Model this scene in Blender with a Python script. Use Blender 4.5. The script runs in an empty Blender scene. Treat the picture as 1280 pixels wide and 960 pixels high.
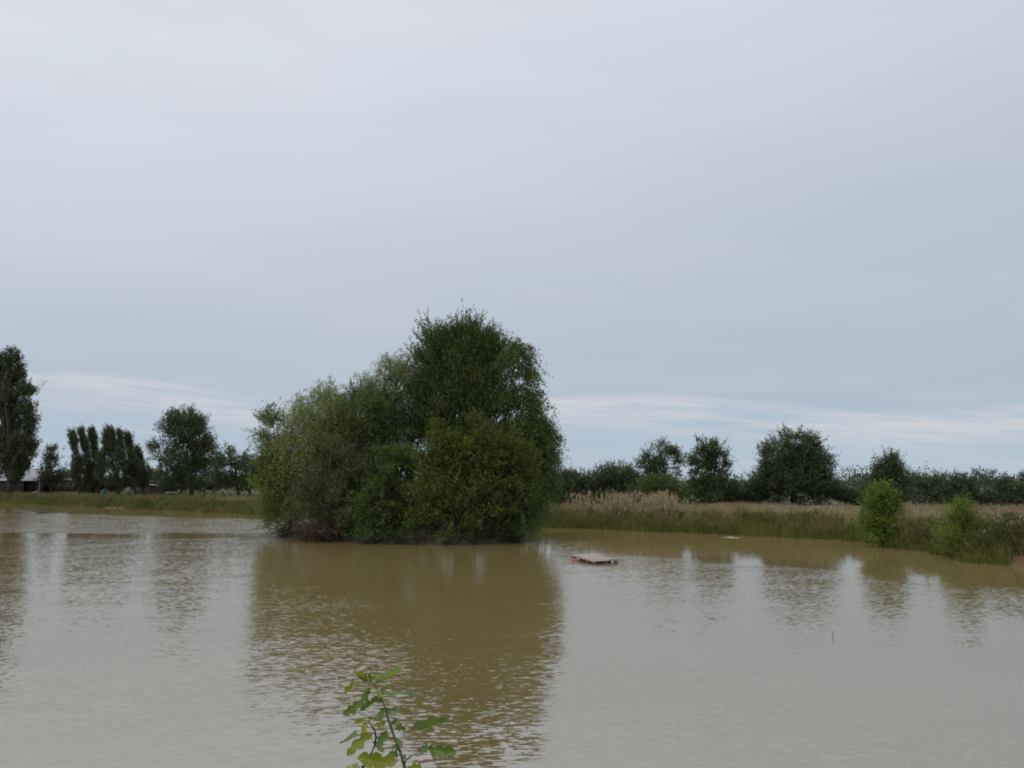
import bpy, math, random
import numpy as np
from mathutils import Vector
random.seed(7)
rng = np.random.default_rng(11)
R = math.radians
sc = bpy.context.scene
C = sc.collection

# ------------------------------------------------------------------ camera
F = 1020.0
PITCH = math.atan(120 / F)
EYE = 2.8
cam_data = bpy.data.cameras.new('camera')
cam_data.sensor_width = 36
cam_data.lens = 36 * F / 1280
cam_data.clip_start = 0.05
cam_data.clip_end = 6000
cam = bpy.data.objects.new('camera', cam_data)
cam.location = (0, 0, EYE)
cam.rotation_euler = (math.pi / 2 + PITCH, 0, 0)
C.objects.link(cam)
sc.camera = cam

# ------------------------------------------------------------------ world
W = bpy.data.worlds.new('World')
sc.world = W
W.use_nodes = True
nt = W.node_tree
nt.nodes.clear()
SUN_EL, SUN_AZ = R(60), R(-125)          # azimuth measured clockwise from +Y


class NB:
    """small helper to wire shader nodes"""
    def __init__(s, tree):
        s.t = tree

    def n(s, typ, ins=None, **kw):
        nd = s.t.nodes.new(typ)
        for k, v in kw.items():
            setattr(nd, k, v)
        for k, v in (ins or {}).items():
            if hasattr(v, 'is_output'):
                s.t.links.new(v, nd.inputs[k])
            else:
                nd.inputs[k].default_value = v
        return nd

    def m(s, op, a, b=0.0, c=None):
        ins = {0: a, 1: b}
        if c is not None:
            ins[2] = c
        nd = s.n('ShaderNodeMath', ins, operation=op)
        return nd.outputs[0]

    def mix(s, fac, a, b):
        nd = s.t.nodes.new('ShaderNodeMix')
        nd.data_type = 'RGBA'
        for key, v in ((0, fac), (6, a), (7, b)):
            if hasattr(v, 'is_output'):
                s.t.links.new(v, nd.inputs[key])
            else:
                nd.inputs[key].default_value = v if key == 0 else (tuple(v) + (1,) if len(v) == 3 else v)
        return nd.outputs[2]

    def ramp(s, fac, stops, interp='LINEAR'):
        nd = s.n('ShaderNodeValToRGB', {0: fac})
        cr = nd.color_ramp
        cr.interpolation = interp
        while len(cr.elements) < len(stops):
            cr.elements.new(0.5)
        for e, (p, c) in zip(cr.elements, stops):
            e.position = p
            e.color = tuple(c) + (1,) if len(c) == 3 else c
        return nd.outputs[0]

    def noise(s, vec, scale, detail=2, rough=0.5, out=0):
        nd = s.n('ShaderNodeTexNoise', {'Vector': vec, 'Scale': scale, 'Detail': detail, 'Roughness': rough})
        return nd.outputs[out]

    def smooth(s, v, a, b):
        nd = s.n('ShaderNodeMapRange', {0: v, 1: a, 2: b, 3: 0.0, 4: 1.0}, interpolation_type='SMOOTHSTEP')
        return nd.outputs[0]


def srgb(r, g, b):
    return tuple(((c / 255) / 12.92 if c / 255 < .04045 else ((c / 255 + .055) / 1.055) ** 2.4) for c in (r, g, b))


def scol(r, g, b, k=1.0):
    return tuple(c * k for c in srgb(r, g, b))


b = NB(nt)
sky = b.n('ShaderNodeTexSky', sky_type='NISHITA', sun_disc=False, sun_elevation=SUN_EL, sun_rotation=SUN_AZ)
tc = b.n('ShaderNodeTexCoord')
sep = b.n('ShaderNodeSeparateXYZ', {0: tc.outputs['Generated']})
X, Y, Z = sep.outputs
el = b.m('ARCSINE', Z)                                     # elevation, radians
az = b.m('ARCTAN2', X, Y)
dirv = tc.outputs['Generated']
st = b.n('ShaderNodeMapping', {'Vector': dirv, 'Scale': (1.0, 1.0, 5.0)}).outputs[0]
st2 = b.n('ShaderNodeCombineXYZ', {0: az, 1: b.m('MULTIPLY', b.m('ADD', el, b.m('MULTIPLY', az, 0.075)), 14.0), 2: 0.0}).outputs[0]
n_big = b.noise(st, 1.6, 4, 0.55)
n_soft = b.noise(st, 4.0, 5, 0.55)
n_fine = b.noise(st2, 3.5, 8, 0.62)
n_fine2 = b.noise(st2, 5.5, 7, 0.58)
# high overcast deck: colour by elevation, lit a little more towards the upper left
el_j = b.m('ADD', el, b.m('MULTIPLY', b.m('SUBTRACT', n_big, 0.5), 0.16))
azc = b.m('ADD', b.m('MULTIPLY', b.m('SINE', b.m('ADD', az, 0.10)), -0.22), 0.05)
azc = b.m('MULTIPLY', azc, b.smooth(el, 0.02, 0.35))
el_j = b.m('ADD', el_j, azc)
deck = b.ramp(el_j, [(0.0, srgb(172, 188, 202)), (0.10, srgb(175, 190, 204)), (0.24, srgb(187, 199, 211)),
                     (0.40, srgb(203, 211, 222)), (0.56, srgb(216, 221, 232)), (0.72, srgb(224, 229, 238)), (1.0, srgb(228, 232, 239))])
deck = b.mix(b.m('MULTIPLY', b.smooth(n_soft, 0.42, 0.66), 0.22), deck, srgb(203, 207, 217))
# thin open strip under the deck near the horizon, with pale streaks of cloud
low = b.ramp(b.m('MULTIPLY', el, 8.0), [(0.0, srgb(182, 198, 210)), (0.5, srgb(174, 192, 208)), (1.0, srgb(178, 193, 208))])
edge = b.m('SUBTRACT', 0.096, b.m('MULTIPLY', az, 0.02))
edge = b.m('ADD', edge, b.m('MULTIPLY', b.m('COSINE', b.m('MULTIPLY', b.m('ADD', az, 0.50), 10.0)), 0.011))
edge = b.m('ADD', edge, b.m('MULTIPLY', b.m('SUBTRACT', n_fine, 0.5), 0.022))
below = b.m('SUBTRACT', 1.0, b.smooth(b.m('SUBTRACT', el, edge), -0.012, 0.010))
depth = b.m('SUBTRACT', edge, el)
streak = b.m('MULTIPLY', b.smooth(depth, -0.006, 0.006), b.m('SUBTRACT', 1.0, b.smooth(depth, 0.016, 0.06)))
streak = b.m('MULTIPLY', streak, b.smooth(n_fine2, 0.30, 0.62))
wisps = b.m('MULTIPLY', b.smooth(n_fine2, 0.52, 0.70), 0.45)
streak = b.m('MAXIMUM', streak, wisps)
low = b.mix(b.m('MULTIPLY', streak, 0.85), low, srgb(209, 211, 217))
col = b.mix(below, deck, low)
CLOUD_GAIN = 10.0                                          # cloud radiance before the background strength of 0.1
colg = b.n('ShaderNodeVectorMath', {0: col, 'Scale': CLOUD_GAIN}, operation='SCALE').outputs[0]
fin = b.mix(0.97, sky.outputs[0], colg)
bg = b.n('ShaderNodeBackground', {'Color': fin, 'Strength': 0.1})
out = b.n('ShaderNodeOutputWorld', {0: bg.outputs[0]})

# ------------------------------------------------------------------ sun (behind cloud)
sd = bpy.data.lights.new('sun', 'SUN')
sd.energy = 0.9
sd.angle = R(16)
sd.color = (1.0, 0.96, 0.90)
sun = bpy.data.objects.new('sun', sd)
tosun = Vector((math.sin(SUN_AZ) * math.cos(SUN_EL), math.cos(SUN_AZ) * math.cos(SUN_EL), math.sin(SUN_EL)))
sun.rotation_euler = tosun.to_track_quat('Z', 'Y').to_euler()
C.objects.link(sun)

sc.view_settings.view_transform = 'Standard'
sc.view_settings.look = 'None'
sc.view_settings.exposure = 0
sc.view_settings.gamma = 1
sc.view_settings.use_curve_mapping = False
sc.render.engine = 'CYCLES'
sc.cycles.pixel_filter_type = 'BLACKMAN_HARRIS'
sc.cycles.filter_width = 1.9
sc.cycles.max_bounces = 6
sc.cycles.transparent_max_bounces = 4


# ------------------------------------------------------------------ projection helpers
CP, SP = math.cos(PITCH), math.sin(PITCH)


def ray(px, py):
    u, v = (px - 640) / F, (480 - py) / F
    return np.array((u, CP - v * SP, SP + v * CP))


def at(px, py, d):
    """world point seen at pixel px,py of the photo at distance d along +Y"""
    r = ray(px, py)
    return np.array((0, 0, EYE)) + r * (d / r[1])


def gp(px, py, z=0.0):
    r = ray(px, py)
    return np.array((0, 0, EYE)) + r * ((z - EYE) / r[2])


# ------------------------------------------------------------------ object helpers
def mesh_np(name, verts, quads=None, tris=None, mats=(), mat_idx=None, smooth=False):
    me = bpy.data.meshes.new(name)
    verts = np.asarray(verts, np.float32).reshape(-1, 3)
    nq = 0 if quads is None else len(quads)
    ntr = 0 if tris is None else len(tris)
    me.vertices.add(len(verts))
    me.vertices.foreach_set('co', verts.ravel())
    loops = []
    if nq:
        loops.append(np.asarray(quads, np.int32).ravel())
    if ntr:
        loops.append(np.asarray(tris, np.int32).ravel())
    loops = np.concatenate(loops)
    me.loops.add(len(loops))
    me.loops.foreach_set('vertex_index', loops)
    tot = np.concatenate([np.full(nq, 4, np.int32), np.full(ntr, 3, np.int32)])
    start = np.concatenate([[0], np.cumsum(tot)[:-1]]).astype(np.int32)
    me.polygons.add(nq + ntr)
    me.polygons.foreach_set('loop_start', start)
    if mat_idx is not None:
        me.polygons.foreach_set('material_index', np.asarray(mat_idx, np.int32))
    if smooth:
        me.polygons.foreach_set('use_smooth', np.ones(nq + ntr, bool))
    for m in mats:
        me.materials.append(m)
    me.update(calc_edges=True)
    return me


def link(name, me, parent=None, loc=None):
    o = bpy.data.objects.new(name, me)
    C.objects.link(o)
    if parent:
        o.parent = parent
        if loc is None:
            # meshes are made in world space: keep them there
            pl = parent
            off = Vector((0, 0, 0))
            while pl:
                off += pl.location
                pl = pl.parent
            o.location = -off
    if loc is not None:
        o.location = loc
    return o


def thing(name, label, cat, loc, group=None):
    o = bpy.data.objects.new(name, None)
    C.objects.link(o)
    o.location = loc
    o.empty_display_size = 0.2
    o['label'] = label
    o['category'] = cat
    if group:
        o['group'] = group
    return o


class MB:
    """collects simple solids into one mesh"""
    def __init__(s):
        s.v, s.q, s.t, s.n = [], [], [], 0

    def add(s, v, q=(), t=()):
        v = np.asarray(v, float).reshape(-1, 3)
        s.v.append(v)
        s.q += [tuple(i + s.n for i in f) for f in q]
        s.t += [tuple(i + s.n for i in f) for f in t]
        s.n += len(v)
        return s

    def tube(s, pts, rad, sides=6, cap=True):
        pts = np.asarray(pts, float)
        rad = np.broadcast_to(rad, len(pts))
        n = len(pts)
        rings = []
        for i in range(n):
            a, c = pts[max(i - 1, 0)], pts[min(i + 1, n - 1)]
            t = c - a
            t = t / (np.linalg.norm(t) + 1e-9)
            up = np.array((0, 0, 1.)) if abs(t[2]) < .9 else np.array((1., 0, 0))
            u = np.cross(t, up); u /= np.linalg.norm(u)
            w = np.cross(u, t)
            ang = np.arange(sides) * 2 * math.pi / sides
            rings.append(pts[i] + rad[i] * (np.cos(ang)[:, None] * u + np.sin(ang)[:, None] * w))
        v = np.concatenate(rings)
        q = []
        for i in range(n - 1):
            for k in range(sides):
                a0, a1 = i * sides + k, i * sides + (k + 1) % sides
                q.append((a0, a1, a1 + sides, a0 + sides))
        t = []
        if cap:
            for base, flip in ((0, True), ((n - 1) * sides, False)):
                for k in range(1, sides - 1):
                    tri = (base, base + k, base + k + 1)
                    t.append(tri[::-1] if flip else tri)
        return s.add(v, q, t)

    def box(s, c, size, rot=0, tilt=None, jit=0.0):
        c = np.asarray(c, float)
        hx, hy, hz = [k / 2 for k in size]
        v = np.array([(x, y, z) for z in (-hz, hz) for y in (-hy, hy) for x in (-hx, hx)], float)
        if jit:
            v += np.array([[random.uniform(-jit, jit) for _ in range(3)] for _ in range(8)])
        if tilt:
            ax, ay = tilt
            ca, sa = math.cos(ax), math.sin(ax)
            v = v @ np.array([[1, 0, 0], [0, ca, sa], [0, -sa, ca]])
            ca, sa = math.cos(ay), math.sin(ay)
            v = v @ np.array([[ca, 0, -sa], [0, 1, 0], [sa, 0, ca]])
        cr, sr = math.cos(rot), math.sin(rot)
        v = v @ np.array([[cr, sr, 0], [-sr, cr, 0], [0, 0, 1]])
        return s.add(v + c, [(0, 2, 3, 1), (4, 5, 7, 6), (0, 1, 5, 4), (2, 6, 7, 3), (0, 4, 6, 2), (1, 3, 7, 5)])

    def build(s, name, mat, parent=None, smooth=False, bevel=0):
        me = mesh_np(name, np.concatenate(s.v), s.q or None, s.t or None, [mat], smooth=smooth)
        o = link(name, me, parent)
        if bevel:
            m = o.modifiers.new('bevel', 'BEVEL')
            m.width = bevel
            m.segments = 2
            m.limit_method = 'ANGLE'
        return o


# ------------------------------------------------------------------ materials
def new_mat(name):
    m = bpy.data.materials.new(name)
    m.use_nodes = True
    m.node_tree.nodes.clear()
    return m, NB(m.node_tree)


def leaf_mat(name, cols, yellow=None, yfrac=0.0, trans=0.33, rough=0.55, nscale=1.3):
    """leaves: random tone per leaf, patches of tone through the crown, light shining through"""
    m, n = new_mat(name)
    geo = n.n('ShaderNodeNewGeometry')
    tcn = n.n('ShaderNodeTexCoord')
    rnd = geo.outputs['Random Per Island']
    nz = n.noise(tcn.outputs['Object'], nscale, 2)
    f = n.m('ADD', n.m('MULTIPLY', rnd, 0.55), n.m('MULTIPLY', n.m('SUBTRACT', nz, 0.28), 1.0))
    k = len(cols)
    c = n.ramp(f, [(i / (k - 1), cc) for i, cc in enumerate(cols)])
    if yellow:
        nz2 = n.noise(tcn.outputs['Object'], 0.9, 2)
        r2 = n.m('FRACT', n.m('MULTIPLY', rnd, 37.31))
        thr = n.m('ADD', r2, n.m('MULTIPLY', n.m('SUBTRACT', nz2, 0.5), 2.2))
        c = n.mix(n.smooth(thr, 1 - yfrac - 0.08, 1 - yfrac + 0.08), c, yellow)
    d = n.n('ShaderNodeBsdfPrincipled', {'Base Color': c, 'Roughness': rough})
    d.inputs['Specular IOR Level'].default_value = 0.35
    tcx = n.n('ShaderNodeVectorMath', {0: c, 1: (1.25, 1.35, 0.55)}, operation='MULTIPLY').outputs[0]
    t = n.n('ShaderNodeBsdfTranslucent', {'Color': tcx})
    mx = n.n('ShaderNodeMixShader', {0: trans, 1: d.outputs[0], 2: t.outputs[0]})
    n.n('ShaderNodeOutputMaterial', {0: mx.outputs[0]})
    return m


def simple_mat(name, c1, c2, scale=3.0, rough=0.8, stretch=(1, 1, 1), bump=0.3, c3=None, detail=5, bdist=0.02):
    m, n = new_mat(name)
    tcn = n.n('ShaderNodeTexCoord')
    v = n.n('ShaderNodeMapping', {'Vector': tcn.outputs['Object'], 'Scale': stretch}).outputs[0]
    nz = n.noise(v, scale, detail, 0.6)
    stops = [(0.3, c1), (0.7, c2)] if c3 is None else [(0.3, c1), (0.52, c2), (0.72, c3)]
    c = n.ramp(nz, stops)
    bp = n.n('ShaderNodeBump', {'Height': nz, 'Strength': bump, 'Distance': bdist})
    d = n.n('ShaderNodeBsdfPrincipled', {'Base Color': c, 'Roughness': rough, 'Normal': bp.outputs[0]})
    n.n('ShaderNodeOutputMaterial', {0: d.outputs[0]})
    return m


M_bark = simple_mat('bark', (0.035, 0.028, 0.02), (0.10, 0.085, 0.065), 9, 0.9, (1, 1, .3), 0.6)
M_birch = simple_mat('pale_bark', (0.10, 0.09, 0.075), (0.42, 0.40, 0.36), 6, 0.8, (1, 1, 3), 0.3)
M_twig = simple_mat('twig_bark', (0.045, 0.035, 0.022), (0.11, 0.085, 0.055), 6, 0.85)

G_bright = leaf_mat('bright_green_leaf', [(0.064, 0.093, 0.022), (0.135, 0.173, 0.032), (0.235, 0.248, 0.060)])
G_willow = leaf_mat('willow_leaf', [(0.095, 0.130, 0.047), (0.213, 0.256, 0.090), (0.392, 0.422, 0.180)],
                    (0.20, 0.17, 0.04), 0.05)
G_mid = leaf_mat('mid_green_leaf', [(0.037, 0.070, 0.016), (0.080, 0.129, 0.027), (0.145, 0.199, 0.046)],
                 (0.14, 0.13, 0.03), 0.03)
G_yel = leaf_mat('yellowing_leaf', [(0.041, 0.066, 0.012), (0.091, 0.124, 0.019), (0.165, 0.188, 0.032)],
                 (0.20, 0.175, 0.026), 0.08)
G_grey = leaf_mat('grey_green_leaf', [(0.048, 0.072, 0.024), (0.101, 0.130, 0.043), (0.185, 0.213, 0.078)])
G_dark = leaf_mat('dark_green_leaf', [(0.034, 0.055, 0.021), (0.071, 0.102, 0.035), (0.130, 0.161, 0.057)], trans=0.28)
G_deep = leaf_mat('deep_blue_green_leaf', [(0.035, 0.056, 0.027), (0.076, 0.103, 0.046), (0.147, 0.178, 0.084)], trans=0.28)
G_far = leaf_mat('far_hedge_leaf', [(0.042, 0.060, 0.036), (0.072, 0.093, 0.054), (0.112, 0.135, 0.078)], trans=0.28)
G_pop = leaf_mat('poplar_leaf', [(0.032, 0.047, 0.023), (0.067, 0.087, 0.036), (0.150, 0.167, 0.075)], trans=0.28)
G_fresh = leaf_mat('fresh_green_leaf', [(0.071, 0.105, 0.020), (0.147, 0.198, 0.032), (0.236, 0.281, 0.055)])
M_dead = leaf_mat('dead_bracken', [(0.06, 0.034, 0.018), (0.12, 0.065, 0.035), (0.20, 0.115, 0.065)], trans=0.1)

# ------------------------------------------------------------------ pond outline, terrain height
POND = [(-60, 9), (-40, 6.6), (-15, 5.2), (0, 4.7), (8, 5.0), (14, 7), (19, 12), (21, 18), (19.5, 23), (17.0, 26.0),
        (16.25, 27.6), (15.5, 29.2), (15.9, 31.5), (16.0, 34), (16.3, 38.1), (9.5, 43.5), (2.4, 49), (-10, 58.4),
        (-22.7, 68), (-43, 84.8), (-64, 102), (-80, 114), (-98, 104), (-100, 70), (-88, 35)]


def chaikin(p, k=1):
    p = np.asarray(p, float)
    for _ in range(k):
        q = np.roll(p, -1, 0)
        p = np.stack([p * .75 + q * .25, p * .25 + q * .75], 1).reshape(-1, 2)
    return p


def densify(p, step=1.0, jit=0.22):
    out = []
    for a, c in zip(p, np.roll(p, -1, 0)):
        n = max(1, int(np.linalg.norm(c - a) / step))
        for i in range(n):
            out.append(a + (c - a) * i / n)
    out = np.array(out)
    ph = np.cumsum(np.linalg.norm(out - np.roll(out, 1, 0), axis=1))
    off = jit * (np.sin(ph * 0.9) + 0.7 * np.sin(ph * 2.1 + 1.3) + 0.5 * np.sin(ph * 0.37 + 2))
    tan = np.roll(out, -1, 0) - np.roll(out, 1, 0)
    tan /= np.linalg.norm(tan, axis=1)[:, None]
    nrm = np.stack([-tan[:, 1], tan[:, 0]], 1)
    return out + nrm * off[:, None]


POLY = densify(chaikin(POND, 2))


def sdist(P):
    """signed distance to the pond outline, positive outside"""
    P = np.asarray(P, float).reshape(-1, 2)
    A, B = POLY, np.roll(POLY, -1, 0)
    res = np.empty(len(P))
    D = B - A
    L2 = (D ** 2).sum(1)
    for s in range(0, len(P), 4000):
        q = P[s:s + 4000]
        w = q[:, None] - A[None]
        t = np.clip((w * D[None]).sum(2) / L2, 0, 1)
        dd = w - t[..., None] * D[None]
        dist = np.sqrt((dd ** 2).sum(2)).min(1)
        cond = (A[None, :, 1] > q[:, None, 1]) != (B[None, :, 1] > q[:, None, 1])
        xi = A[None, :, 0] + (q[:, None, 1] - A[None, :, 1]) * D[None, :, 0] / np.where(D[None, :, 1] == 0, 1e-9, D[None, :, 1])
        inside = (cond & (q[:, None, 0] < xi)).sum(1) % 2 == 1
        res[s:s + 4000] = np.where(inside, -dist, dist)
    return res


def sstep(x, a, c):
    t = np.clip((x - a) / (c - a), 0, 1)
    return t * t * (3 - 2 * t)


def wob(x, y, k=1.0, ph=0.0):
    return (np.sin(x * .83 * k + ph) * np.cos(y * .71 * k + 1.3 + ph) + .6 * np.sin(x * 1.9 * k + y * 1.3 * k + ph)
            + .4 * np.cos(x * 3.1 * k - y * 2.7 * k + 2 * ph)) / 2


def height(x, y, s=None):
    x = np.asarray(x, float); y = np.asarray(y, float)
    if s is None:
        s = sdist(np.stack([x.ravel(), y.ravel()], 1)).reshape(x.shape)
    h = np.where(s < 0, s * 0.5, 0.50 * sstep(s, 0, 1.5) + 0.06 * sstep(s, 1, 9) + np.clip(s, 0, .3) * .25)
    h = np.maximum(h, -1.6)
    far = sstep(s, 0.3, 3)
    h = h + far * (0.05 * wob(x, y) + 0.10 * wob(x, y, 0.13, 2))
    h = h + 0.50 * sstep(-y, -5.0, -2.6) * (s > 0) * np.exp(-(x / 60) ** 2)     # the bank the picture was taken from
    h = h + 0.30 * sstep(y, 110, 130) * far
    return h


# ------------------------------------------------------------------ ground
def axis(lo, hi, step, far, grow=1.35):
    a = list(np.arange(lo, hi + 1e-6, step))
    d, x = step, hi
    while x < far:
        d *= grow; x += d; a.append(x)
    d, x = step, lo
    while x > -far:
        d *= grow; x -= d; a.insert(0, x)
    return np.array(a)


def grid_mesh(name, xs, ys, zf, mat, keep=None):
    GX, GY = np.meshgrid(xs, ys)
    s = sdist(np.stack([GX.ravel(), GY.ravel()], 1)).reshape(GX.shape)
    Zv = zf(GX, GY, s)
    v = np.stack([GX, GY, Zv], -1).reshape(-1, 3)
    nx, ny = len(xs), len(ys)
    i = (np.arange(ny - 1)[:, None] * nx + np.arange(nx - 1)[None]).ravel()
    q = np.stack([i, i + 1, i + nx + 1, i + nx], 1)
    if keep is not None:
        kk = keep(GX, GY, s).ravel()
        q = q[kk[q].any(1)]
        used, inv = np.unique(q, return_inverse=True)
        v = v[used]; q = inv.reshape(-1, 4)
    return mesh_np(name, v, q, None, [mat], smooth=True), v


m, n = new_mat('meadow_ground')
tcn = n.n('ShaderNodeTexCoord')
P = tcn.outputs['Object']
n1 = n.noise(P, 0.12, 4)
n2 = n.noise(P, 1.6, 5, 0.65)
n3 = n.noise(P, 14, 4, 0.7)
veg = n.ramp(n1, [(0.35, (0.075, 0.085, 0.030)), (0.5, (0.13, 0.11, 0.055)), (0.65, (0.19, 0.155, 0.095))])
veg = n.mix(n.m('MULTIPLY', n2, 0.6), veg, (0.06, 0.065, 0.026))
soil = n.ramp(n2, [(0.3, (0.09, 0.052, 0.028)), (0.7, (0.185, 0.108, 0.058))])
zz = n.n('ShaderNodeSeparateXYZ', {0: P}).outputs[2]
zc = n.m('ADD', zz, n.m('MULTIPLY', n.m('SUBTRACT', n2, 0.5), 0.4))
cg = n.mix(n.smooth(zc, 0.22, 0.50), soil, veg)
bp = n.n('ShaderNodeBump', {'Height': n3, 'Strength': 0.6, 'Distance': 0.06})
d = n.n('ShaderNodeBsdfPrincipled', {'Base Color': cg, 'Roughness': 0.95, 'Normal': bp.outputs[0]})
n.n('ShaderNodeOutputMaterial', {0: d.outputs[0]})
M_ground = m
xs = axis(-104, 40, 1.0, 3000)
ys = axis(0, 122, 1.0, 3000)
me, _ = grid_mesh('ground', xs, ys, height, M_ground)
ground = link('ground', me)
ground['kind'] = 'structure'

# ------------------------------------------------------------------ island ground
IC = np.array((-5.7, 40.4)); IRX, IRY, IROT = 6.3, 3.3, R(-29)


def island_r(x, y):
    dx, dy = x - IC[0], y - IC[1]
    u = dx * math.cos(IROT) + dy * math.sin(IROT)
    w = -dx * math.sin(IROT) + dy * math.cos(IROT)
    return (np.abs(u / IRX) ** 2.6 + np.abs(w / IRY) ** 2.6) ** (1 / 2.6)


gx, gy = np.meshgrid(np.arange(-14.5, 4, 0.28), np.arange(33, 48, 0.28))
rr = island_r(gx, gy)
rr = rr + .05 * wob(gx, gy, 1.1, 2) + .03 * wob(gx, gy, 3.3, 1)
gz = np.clip((1 - rr) * 2.2, -0.9, 0.55) + 0.07 * wob(gx, gy, 2.2) + 0.05 * wob(gx, gy, 5, 1)
nx = gx.shape[1]
i = (np.arange(gx.shape[0] - 1)[:, None] * nx + np.arange(nx - 1)[None]).ravel()
q = np.stack([i, i + 1, i + nx + 1, i + nx], 1)
q = q[(rr.ravel() < 1.35)[q].all(1)]
M_isl = simple_mat('island_soil', (0.03, 0.022, 0.013), (0.085, 0.06, 0.035), 4, 0.95, bump=0.8)
me = mesh_np('island', np.stack([gx, gy, gz], -1).reshape(-1, 3), q, None, [M_isl], smooth=True)
island = link('island', me)
island['kind'] = 'structure'

# ------------------------------------------------------------------ water
m, n = new_mat('muddy_water')
tcn = n.n('ShaderNodeTexCoord')
P = tcn.outputs['Object']
att = n.n('ShaderNodeAttribute', attribute_name='ripple').outputs['Fac']


def slope(vec_scale, sc_, detail, w=0.0, rot=0.0):
    v = n.n('ShaderNodeMapping', {'Vector': P, 'Scale': vec_scale, 'Location': (w, w * .7, w), 'Rotation': (0, 0, rot)}).outputs[0]
    t = n.n('ShaderNodeTexNoise', {'Vector': v, 'Scale': sc_, 'Detail': detail, 'Roughness': 0.45})
    return n.n('ShaderNodeVectorMath', {0: t.outputs[1], 1: (0.5, 0.5, 0.5)}, operation='SUBTRACT').outputs[0]


s1 = slope((0.34, 1.0, 1), 20.0, 1.5, 0, R(5))       # wavelets a hand or two long
s2 = slope((0.42, 1.0, 1), 46.0, 1.0, 31, R(-7))     # fine capillary ripple
s3 = slope((0.5, 1.0, 1), 1.1, 2.0, 77, R(12))       # slow undulation
gust = n.noise(n.n('ShaderNodeMapping', {'Vector': P, 'Scale': (0.28, 0.9, 1)}).outputs[0], 0.55, 4, 0.6)
gust = n.n('ShaderNodeMapRange', {0: gust, 1: 0.30, 2: 0.70, 3: 0.60, 4: 1.40}).outputs[0]


def vs(v, k):
    return n.n('ShaderNodeVectorMath', {0: v, 'Scale': k}, operation='SCALE').outputs[0]


sm = n.n('ShaderNodeVectorMath', {0: vs(s1, 1.0), 1: vs(s2, 0.6)}, operation='ADD').outputs[0]
sm = n.n('ShaderNodeVectorMath', {0: sm, 1: vs(s3, 0.22)}, operation='ADD').outputs[0]
sm = n.n('ShaderNodeVectorMath', {0: sm, 'Scale': n.m('MULTIPLY', n.m('MULTIPLY', att, gust), 8.0)}, operation='SCALE').outputs[0]
sx = n.n('ShaderNodeSeparateXYZ', {0: sm})
# breeze-driven ripples: one flank steep, the other long and gentle
sy = n.m('ADD', n.m('MULTIPLY', n.m('MINIMUM', sx.outputs[1], 0.0), 1.15), n.m('MULTIPLY', n.m('MAXIMUM', sx.outputs[1], 0.0), 0.35))
nv = n.n('ShaderNodeCombineXYZ', {0: n.m('MULTIPLY', sx.outputs[0], 0.45), 1: sy, 2: 1.0}).outputs[0]
nv = n.n('ShaderNodeVectorMath', {0: nv}, operation='NORMALIZE').outputs[0]
mud = n.ramp(n.noise(P, 0.10, 4, 0.6), [(0.35, (0.190, 0.140, 0.056)), (0.65, (0.215, 0.162, 0.070))])
d = n.n('ShaderNodeBsdfPrincipled', {'Base Color': mud, 'Roughness': 0.03, 'IOR': 4.4, 'Normal': nv})
d.inputs['Specular IOR Level'].default_value = 0.5
n.n('ShaderNodeOutputMaterial', {0: d.outputs[0]})
M_water = m
xs = np.arange(-103, 24, 0.9)
ys = np.arange(2.5, 118, 0.6)
me, wv = grid_mesh('pond_water', xs, ys, lambda x, y, s: np.zeros_like(x), M_water, keep=lambda x, y, s: s < 1.0)


def ripple_amp(x, y):
    s_sh = -sdist(np.stack([x, y], 1))
    px = 640 + F * x / np.maximum(y, 1)
    # rough water over the open left half, quieter to the right
    a = 0.033 + 0.019 * (1 - sstep(px, 400, 600)) + 0.014 * sstep(px, 700, 800)
    a = a * (0.75 + 0.25 * sstep(y, 4, 12))
    # breeze strip across the far left water, then a slick in front of it
    wav = 0.5 * wob(x * .3, y * .3)
    left = 1 - sstep(x / np.maximum(y, 1), -0.285, -0.25)
    strip = sstep(y, 43.6 + wav, 44.6 + wav)
    a = a * (1 - left * strip) + 0.115 * left * strip
    slick = sstep(y, 39.5 + wav, 40.6 + wav) * (1 - sstep(y, 43.2 + wav, 44.2 + wav)) * left
    a = a * (1 - slick) + 0.017 * slick
    # sheltered water under the far bank
    d_line = -(x - 2.4) * 0.62 - (y - 49) * 0.785           # distance from the straight far bank
    s_sh = np.where(x > -8, d_line, s_sh)
    lee = np.where(x > -8, 13.4 + np.clip(x - 9, 0, 9) * .75, 4.0 + np.clip((-x - 17) * 0.25, 0, 6)) + .7 * wob(x * .25, y * .25)
    calm = 1 - sstep(s_sh, lee - 1.3, lee + 0.5)
    far = y > 22
    calm = calm * far
    a = a * (1 - calm) + 0.007 * calm
    # and round the island
    ri = island_r(x, y)
    c2 = (1 - sstep(ri, 1.5, 2.5))
    c2 = c2 * (1 - left)
    a = a * (1 - c2) + 0.009 * c2
    return a


amp = ripple_amp(wv[:, 0], wv[:, 1])
at_ = me.attributes.new('ripple', 'FLOAT', 'POINT')
at_.data.foreach_set('value', amp.astype(np.float32))
water = link('pond_water', me)
water['kind'] = 'structure'


# ------------------------------------------------------------------ foliage
def unit(v):
    return v / (np.linalg.norm(v, axis=-1, keepdims=True) + 1e-9)


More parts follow.
